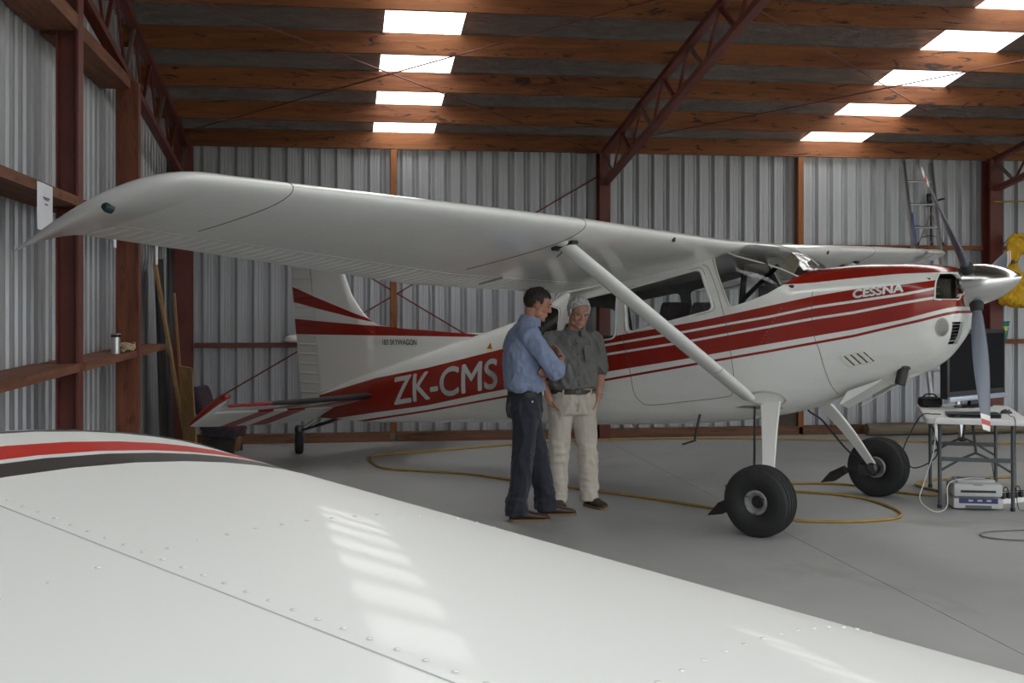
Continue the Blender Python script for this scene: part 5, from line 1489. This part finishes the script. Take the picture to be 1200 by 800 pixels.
def hair(name, E, R, mat, parent, keep, radii=(.108, .086, .099), c=(-.014, 0, .036), amp=.006, seed=1, thick=.012, vox=.004):
    n, k = 64, 40; rr = random.Random(seed); ph = [rr.uniform(0, 6) for _ in range(6)]
    m = MB(); idx = {}; V = []; F = []
    def P(i, j):
        a = -math.pi / 2 + math.pi * i / k; q = 2 * math.pi * (j % n) / n
        d = Vector((math.cos(a) * math.cos(q), math.cos(a) * math.sin(q), math.sin(a)))
        f = 1 + amp * 10 * (.5 * math.sin(9 * q + 5 * a + ph[0]) * math.sin(6 * a + ph[1]) + .5 * math.sin(17 * q + ph[2] + 9 * a)) * .1
        return Vector((c[0] + radii[0] * d.x * f, c[1] + radii[1] * d.y * f, c[2] + radii[2] * d.z * f))
    for i in range(k):
        for j in range(n):
            q = [P(i, j), P(i, j + 1), P(i + 1, j + 1), P(i + 1, j)]; ctr = sum(q, Vector()) / 4
            if keep(ctr):
                f = []
                for p in q:
                    key = tuple(round(x, 5) for x in p)
                    if key not in idx: idx[key] = len(V); V.append(p)
                    if idx[key] not in f: f.append(idx[key])
                if len(f) >= 3: F.append(tuple(f))
    m.add([E(p) for p in V], F); me = m.mesh(name); bm = bmesh.new(); bm.from_mesh(me); bmesh.ops.recalc_face_normals(bm, faces=bm.faces); bm.to_mesh(me); bm.free()
    o = bpy.data.objects.new('tmp', me); COL.objects.link(o)
    s = o.modifiers.new('s', 'SOLIDIFY'); s.thickness = thick; s.offset = -.6
    r = o.modifiers.new('r', 'REMESH'); r.mode = 'VOXEL'; r.voxel_size = vox
    d = o.modifiers.new('d', 'DISPLACE'); d.texture = CLOUD2; d.strength = .014; d.mid_level = .5
    sm = o.modifiers.new('sm', 'SMOOTH'); sm.iterations = 2
    out = evaluated(o); bpy.data.objects.remove(o); out.shade_smooth(); out.materials.clear(); return link_mesh(name, out, mat, parent)
def eyes(E, R, parent, k=1.0, brow=(.05, .03, .02), closed=False):
    for s in (1, -1):
        m = MB(); ell(m, E((.0735, s * .031, .006)), (.0115 * k,) * 3, None, 12, 8); e = m.build('eye', M('eye_white', (.22, .17, .15), .35), parent, smooth=True, ang=80)
        m = MB(); ell(m, E((.0815, s * .032, .004)), (.0052 * k,) * 3, None, 10, 6); m.build('iris', M('eye_dark', (.03, .022, .018), .2), e, smooth=True, ang=80)
        m = MB(); m.tube([E((.081, s * .048, .028)), E((.093, s * .032, .034)), E((.094, s * .014, .030))], [.003 * k, .0048 * k, .004 * k], 6); m.build('eyebrow', M('brow_%d' % int(brow[0] * 1000), brow, .8), parent, smooth=True)
def shoe(name, parent, heel, toe, mat, w=.048, h=.085):
    heel = Vector(heel); toe = Vector(toe); d = (toe - heel); L = d.length; d.normalize(); s = Vector((-d.y, d.x, 0)); rows = []
    for t, ww, hh in ((0, .55, .62), (.06, .78, .82), (.2, .82, 1.0), (.34, .84, 1.02), (.5, .92, .80), (.65, 1.0, .62), (.8, .98, .52), (.92, .75, .42), (1.0, .30, .26)):
        p = heel + d * L * t; rows.append([p + s * (w * ww * math.copysign(abs(math.cos(q)) ** .7, math.cos(q))) + Vector((0, 0, max(.010, .014 + h * hh * .5 + h * hh * .5 * math.sin(q)))) for q in [2 * math.pi * j / 18 for j in range(18)]])
    m = MB(); m.grid(rows, closed_u=True); m.f.append(tuple(range(18))); m.mi.append(0); m.f.append(tuple(8 * 18 + j for j in range(18))); m.mi.append(0)
    o = m.build(name, mat, parent, smooth=True, ang=70)
    m = MB(); pts = []
    for t, ww in ((0, .6), (.08, .85), (.3, .86), (.5, .95), (.68, 1.05), (.85, 1.0), (.95, .75), (1.01, .30)): pts.append((heel + d * L * t, w * ww * 1.06))
    poly = [p + s * x for p, x in pts] + [p - s * x for p, x in pts[::-1]]; n = len(poly)
    m.add([Vector((p.x, p.y, 0.0)) for p in poly] + [Vector((p.x, p.y, .020)) for p in poly], [tuple(range(n))[::-1], tuple(range(n, 2 * n))] + [(i, (i + 1) % n, n + (i + 1) % n, n + i) for i in range(n)])
    m.build('sole', M('tan_sole', (.20, .13, .07), .7), o)
    return o

# ---- man in the blue shirt, arms folded, facing along the fuselage
A = empty('person', (1.48, 9.10, 0), math.radians(1.0))
tag(A, 'dark-haired man in blue checked shirt and navy trousers with folded arms', 'person')
HA = Euler((math.radians(-2), math.radians(17), math.radians(-6))); HAc = (.058, 0, 1.646)
body = MB(); EA, RA = head(body, HAc, HA, 1.0)
limb(body, [EA((-.030, 0, -.055)), (.000, 0, 1.52), (-.03, 0, 1.44)], [.058, .056, .07])
loft(body, secs_interp([(-.045, 0, .90, .07, .10), (-.05, 0, 1.10, .09, .13), (-.055, 0, 1.28, .10, .15), (-.05, 0, 1.40, .085, .15), (-.03, 0, 1.47, .06, .09)]))
# arms
RS_, RE_, RW_ = (-.045, -.190, 1.420), (.150, -.240, 1.145), (.235, -.040, 1.235)
LS_, LE_, LW_ = (-.030, .190, 1.420), (.185, .215, 1.165), (.150, -.080, 1.135)
for s_, e_, w_ in ((RS_, RE_, RW_), (LS_, LE_, LW_)):
    limb(body, [s_, e_], [.050, .043]); limb(body, [e_, tuple(lerp(a, b, .35) for a, b in zip(e_, w_)), w_], [.043, .044, .028])
hand(body, (.236, -.020, 1.245), (-.25, .80, .50), (-1, -.1, .1), .95, .35)
hand(body, (.140, -.100, 1.133), (-.55, -.82, .02), (-.6, .35, .4), .95, .40, True)
limb(body, [(-.05, -.085, .86), (-.075, -.105, .50), (-.115, -.105, .10)], [.065, .045, .034]); limb(body, [(-.04, .085, .86), (.065, .105, .50), (.135, .105, .10)], [.065, .045, .034])
organic('body', body, SKIN_A, A, .0048, 3)
SHA = fabric('blue_check_shirt', (.25, .305, .46), .08, 10, .85, .25)
sh = MB()
loft(sh, secs_interp([(-.045, 0, .980, .112, .158), (-.045, 0, 1.005, .148, .184), (-.055, 0, 1.08, .148, .182), (-.065, 0, 1.22, .145, .190), (-.065, 0, 1.34, .138, .198), (-.055, 0, 1.43, .115, .190), (-.035, 0, 1.485, .082, .125), (-.018, 0, 1.515, .066, .078)]), e=2.2)
limb(sh, [(-.05, -.13, 1.445), RS_, tuple(lerp(a, b, .5) for a, b in zip(RS_, RE_)), RE_], [.070, .074, .068, .066])
limb(sh, [(-.04, .13, 1.445), LS_, tuple(lerp(a, b, .5) for a, b in zip(LS_, LE_)), LE_], [.070, .072, .066, .062])
limb(sh, [RE_, tuple(lerp(a, b, .28) for a, b in zip(RE_, RW_))], [.064, .058]); limb(sh, [LE_, tuple(lerp(a, b, .30) for a, b in zip(LE_, LW_))], [.062, .056])
organic('shirt', sh, SHA, A, .0065, 4, ((.013, (11, 11, 6), 3.1, None), (.007, (24, 24, 14), 8.3, None), (.012, (8, 8, 26), 1.7, (1.02, .10))))
shirt_a = [c for c in A.children if c.name.startswith('shirt')][0]
for e_, w_ in ((RE_, RW_), (LE_, LW_)):
    a = Vector(e_).lerp(Vector(w_), .24); b = Vector(e_).lerp(Vector(w_), .40); m = MB(); m.tube([a, a.lerp(b, .2), a.lerp(b, .8), b], [.056, .0625, .060, .052], 18); m.build('rolled_cuff', SHA, shirt_a, smooth=True, ang=60)
m = MB(); rows = []
for z, r, th in ((0, .074, 0), (.045, .071, 0), (.048, .076, 0), (-.012, .092, 0)):
    rows.append([(-.012 + .006 * math.sin(0) + (z * .35) + r * 1.02 * math.cos(q), r * .98 * math.sin(q), 1.508 + z + .020 * -math.cos(q)) for q in np.linspace(.40, 2 * math.pi - .40, 30)])
m.grid(rows); m.build('collar', SHA, shirt_a, smooth=True, ang=60)
hair('hair', EA, RA, M('dark_hair', (.022, .016, .012), .6, 0, .3, 60), A, lambda p: (p.z > .058 + .25 * max(p.x - .02, 0) + (.02 if abs(p.y) > .05 and p.x > .045 else 0) and p.x < .082) or (p.x < .012 and p.z > -.004 and not (abs(p.y) > .06 and -.035 < p.x and p.z < .028)) or (p.x < -.042 and p.z > -.062) or (abs(p.y) > .05 and .0 < p.x < .024 and p.z > .008))
eyes(EA, RA, A, 1.0, (.03, .02, .015))
TRA = fabric('navy_trousers', (.015, .018, .030), .2, 8, .8)
tr = MB()
loft(tr, secs_interp([(-.045, 0, .78, .125, .175), (-.05, 0, .86, .135, .182), (-.048, 0, .93, .128, .172), (-.045, 0, .985, .118, .160)]))
limb(tr, [(-.055, -.085, .84), (-.075, -.105, .50), (-.120, -.105, .14)], [.112, .088, .080, .074]); limb(tr, [(-.035, .085, .84), (.065, .105, .50), (.135, .105, .14)], [.112, .090, .080, .074])
for cx, cy in ((-.122, -.105), (.142, .105)): loft(tr, [(cx, cy, .045, .090, .074), (cx - .004, cy, .10, .085, .074), (cx - .006, cy, .18, .078, .074)])
organic('trousers', tr, TRA, A, .007, 4, ((.012, (13, 13, 3.5), 5.2, None), (.010, (9, 9, 20), 2.2, (.16, .20)), (.008, (12, 12, 16), 6.2, (.50, .16)), (.009, (14, 14, 12), 4.2, (.84, .14))))
m = MB(); rows = [[(-.045 + .134 * math.cos(q), .178 * math.sin(q), z) for q in [2 * math.pi * j / 30 for j in range(30)]] for z in (.948, .984)]; m.grid(rows, closed_u=True); m.build('belt', M('black_leather', (.012, .011, .011), .45), A, smooth=True)
for px_, pz_ in ((.090, .965),): m = MB(); m.box((px_, -.02, pz_), (.006, .035, .03)); m.build('belt_buckle', ALU, A)
MB().box((-.02, -.186, .915), (.010, .008, .010)).build('trouser_stud', ALU, A)
BRS = M('brown_leather', (.050, .028, .020), .42, 0, .2, 20)
shoe('shoe', A, (-.185, -.105, 0), (.125, -.125, 0), BRS); shoe('shoe', A, (.075, .105, 0), (.375, .085, 0), BRS)
wv = (Vector(RW_) - Vector(RE_)).normalized(); wp = Vector(RE_).lerp(Vector(RW_), .86); Q = Matrix.Translation(wp) @ wv.to_track_quat('Z', 'Y').to_matrix().to_4x4()
m = MB(); m.lathe([(.0325, -.011), (.035, -.009), (.035, .009), (.0325, .011)], 20, Q, close=False); wa = m.build('wristwatch', BLACK, A, smooth=True)
m = MB(); pd = (Vector((.35, -.8, .3)) - wv * wv.dot(Vector((.35, -.8, .3)))).normalized(); m.lathe([(0, .010), (.017, .009), (.019, 0)], 16, Matrix.Translation(wp + pd * .032) @ pd.to_track_quat('Z', 'Y').to_matrix().to_4x4()); m.build('watch_face', ALU, wa)

# ---- older man in grey shirt, hands in pockets, facing the camera side
B = empty('person', (1.90, 9.55, 0), math.radians(-84))
tag(B, 'grey-haired older man in grey short-sleeved shirt and beige trousers', 'person')
HB = Euler((math.radians(-3), math.radians(16), math.radians(3))); HBc = (.045, .035, 1.578)
body = MB(); EB, RB = head(body, HBc, HB, .985)
limb(body, [EB((-.030, 0, -.055)), (-.005, .015, 1.45), (-.03, 0, 1.37)], [.058, .058, .07])
loft(body, secs_interp([(-.01, 0, .88, .08, .11), (-.005, 0, 1.06, .10, .14), (-.015, 0, 1.22, .10, .155), (-.028, 0, 1.33, .085, .155), (-.03, 0, 1.40, .06, .09)]))
for s in (-1, 1):
    S_, E_, W_ = (-.025, s * .20, 1.345), (-.080, s * .265, 1.085), (.025, s * .208, .895)
    limb(body, [S_, E_], [.052, .042]); limb(body, [E_, tuple(lerp(a, b, .35) for a, b in zip(E_, W_)), W_], [.042, .041, .028])
    hand(body, W_, (.42, -s * .42, -.85), (-.1, -s, 0), .90, .25, s > 0)
limb(body, [(-.015, -.085, .84), (-.0, -.115, .50), (-.012, -.125, .10)], [.065, .045, .034]); limb(body, [(-.01, .085, .84), (.010, .118, .50), (.01, .135, .10)], [.065, .045, .034])
organic('body', body, SKIN_B, B, .0048, 3)
SHB = fabric('grey_shirt', (.15, .152, .145), .12, 10, .9)
sh = MB()
loft(sh, secs_interp([(-.0, 0, .962, .130, .168), (-.0, 0, .985, .160, .194), (.005, 0, 1.06, .168, .200), (-.005, 0, 1.18, .155, .202), (-.02, 0, 1.28, .138, .205), (-.03, 0, 1.36, .110, .190), (-.022, .005, 1.415, .078, .120), (-.012, .010, 1.440, .066, .078)]), e=2.3)
for s in (-1, 1):
    S_, E_ = Vector((-.025, s * .20, 1.345)), Vector((-.075, s * .255, 1.085))
    limb(sh, [(-.03, s * .13, 1.365), S_, S_.lerp(E_, .5), S_.lerp(E_, .82)], [.068, .074, .072, .074])
organic('shirt', sh, SHB, B, .0065, 4, ((.013, (11, 11, 6), 9.1, None), (.007, (24, 24, 14), 4.3, None), (.011, (8, 8, 24), 2.7, (.99, .12))))
shirt_b = [c for c in B.children if c.name.startswith('shirt')][0]
m = MB(); rows = []
for z, r in ((0, .074), (.040, .070), (.043, .076), (-.014, .098)):
    rows.append([(-.004 + z * .30 + r * 1.02 * math.cos(q), .010 + r * .98 * math.sin(q), 1.425 + z - .030 * math.cos(q)) for q in np.linspace(.42, 2 * math.pi - .42, 30)])
m.grid(rows); m.build('collar', SHB, shirt_b, smooth=True, ang=60)
m = MB(); m.tube(spline([(.085, .0, 1.375), (.120, 0, 1.30), (.146, 0, 1.20), (.164, 0, 1.10), (.172, 0, 1.02), (.165, 0, .95)], 4), .0055, 6); m.build('placket', SHB, shirt_b)
for k, (x, z) in enumerate(((.116, 1.335), (.143, 1.25), (.161, 1.165), (.174, 1.085), (.181, 1.005))):
    m = MB(); ell(m, (x, 0, z), (.005, .006, .006), None, 8, 6); m.build('button', BLACKP, shirt_b)
m = MB(); m.box((.135, .095, 1.255), (.008, .10, .115), (0, -.18, .42)); m.build('breast_pocket', SHB, shirt_b, bevel=.003)
HRB = M('grey_hair', (.50, .49, .48), .6, 0, .25, 60)
hair('hair', EB, RB, HRB, B, lambda p: (p.z > .078 + .22 * max(p.x - .02, 0) and p.x < .080) or (p.x < .010 and p.z > -.004 and not (abs(p.y) > .06 and -.035 < p.x and p.z < .025)) or (p.x < -.035 and p.z > -.072) or (abs(p.y) > .05 and .0 < p.x < .026 and p.z > .0), (.112, .091, .104), (-.014, 0, .036), .010, 4, .014)
m = MB(); m.tube(spline([EB((.070, .045, .088)), EB((.085, .015, .104)), EB((.080, -.025, .100)), EB((.058, -.060, .082)), EB((.02, -.082, .05))], 5), [.010] * 10 + [.013] * 11, 8); m.build('fringe', HRB, B, smooth=True)
eyes(EB, RB, B, .985, (.36, .35, .34))
TRB = fabric('beige_trousers', (.52, .47, .405), .08, 8, .85)
tr = MB()
loft(tr, secs_interp([(-.01, 0, .76, .130, .180), (-.005, 0, .85, .145, .190), (-.0, 0, .92, .142, .182), (.0, 0, .965, .136, .172)]))
limb(tr, [(-.015, -.088, .83), (.0, -.115, .49), (-.012, -.125, .12)], [.112, .090, .080, .076]); limb(tr, [(-.010, .088, .83), (.010, .118, .49), (.010, .135, .12)], [.112, .090, .080, .076])
for cx, cy in ((-.012, -.125), (.012, .135)): loft(tr, [(cx, cy, .055, .084, .074), (cx, cy, .11, .080, .074), (cx, cy, .17, .076, .074)])
organic('trousers', tr, TRB, B, .007, 4, ((.010, (13, 13, 3.5), 1.2, None), (.010, (9, 9, 20), 7.2, (.16, .18)), (.012, (10, 10, 15), 3.2, (.44, .20)), (.008, (14, 14, 12), 8.2, (.82, .14))))
trb = [c for c in B.children if c.name.startswith('trousers')][0]
m = MB(); rows = [[(.150 * math.cos(q), .189 * math.sin(q), z) for q in [2 * math.pi * j / 30 for j in range(30)]] for z in (.926, .962)]; m.grid(rows, closed_u=True); m.build('belt', M('brown_belt', (.035, .020, .014), .45), B, smooth=True)
m = MB(); m.box((.152, .0, .944), (.008, .045, .038)); m.build('belt_buckle', DKMETAL, B, bevel=.003)
m = MB(); m.tube([(.135, .012, .93), (.150, .010, .86), (.135, .004, .79)], .004, 6); m.build('fly_seam', TRB, trb)
for s in (-1, 1): m = MB(); m.box((.122, s * .118, .943), (.012, .012, .050), (0, 0, s * .7)); m.build('belt_loop', TRB, trb)
shoe('shoe', B, (-.085, -.125, 0), (.205, -.150, 0), BRS); shoe('shoe', B, (-.065, .135, 0), (.205, .215, 0), BRS)
m = MB(); m.tube([(.0 + .03 * math.cos(q), .238 + .03 * math.sin(q), .93) for q in [2 * math.pi * j / 16 for j in range(17)]], .006, 6); m.build('wristwatch', ALU, B, smooth=True)

# ------------------------------------------------------------------ yellow sack hanging from the wall girt
YEL = M('yellow_cloth', (.62, .36, .012), .7, 0, .2, 9)
sack = empty('yellow_sack', (8.53, 13.98, 1.62)); tag(sack, 'yellow cloth sack tied at the neck hanging beside the propeller', 'sack')
FO = ((.030, (9, 9, 4), 3.3, None), (.016, (20, 20, 9), 6.1, None))
m = MB(); loft(m, secs_interp([(.03, 0, .0, .16, .10), (.02, 0, .03, .26, .16), (.0, 0, .10, .28, .18), (-.03, 0, .20, .25, .16), (-.07, 0, .32, .17, .11), (-.10, 0, .44, .09, .06), (-.11, 0, .55, .036, .03)]), e=2.1)
sb = organic('body', m, YEL, sack, .010, 3, FO)
m = MB(); loft(m, secs_interp([(-.11, 0, .54, .036, .03), (-.10, 0, .62, .07, .05), (-.05, 0, .72, .12, .08), (.0, 0, .82, .15, .09), (.03, 0, .90, .12, .07)]), e=2.1)
organic('gathered_top', m, YEL, sack, .009, 3, ((.034, (14, 14, 4), 1.3, None), (.014, (26, 26, 9), 5.1, None)))
m = MB(); m.lathe([(.042, .535), (.052, .545), (.052, .57), (.042, .58)], 16, Matrix.Translation((-.11, 0, 0))); m.build('tie_cord', DKMETAL, sack)
m = MB(); m.tube([(.02, 0, .88), (.02, .25, .90), (.02, .42, .80)], .006, 6); m.build('hanging_cord', M('ochre_hose'), sack)
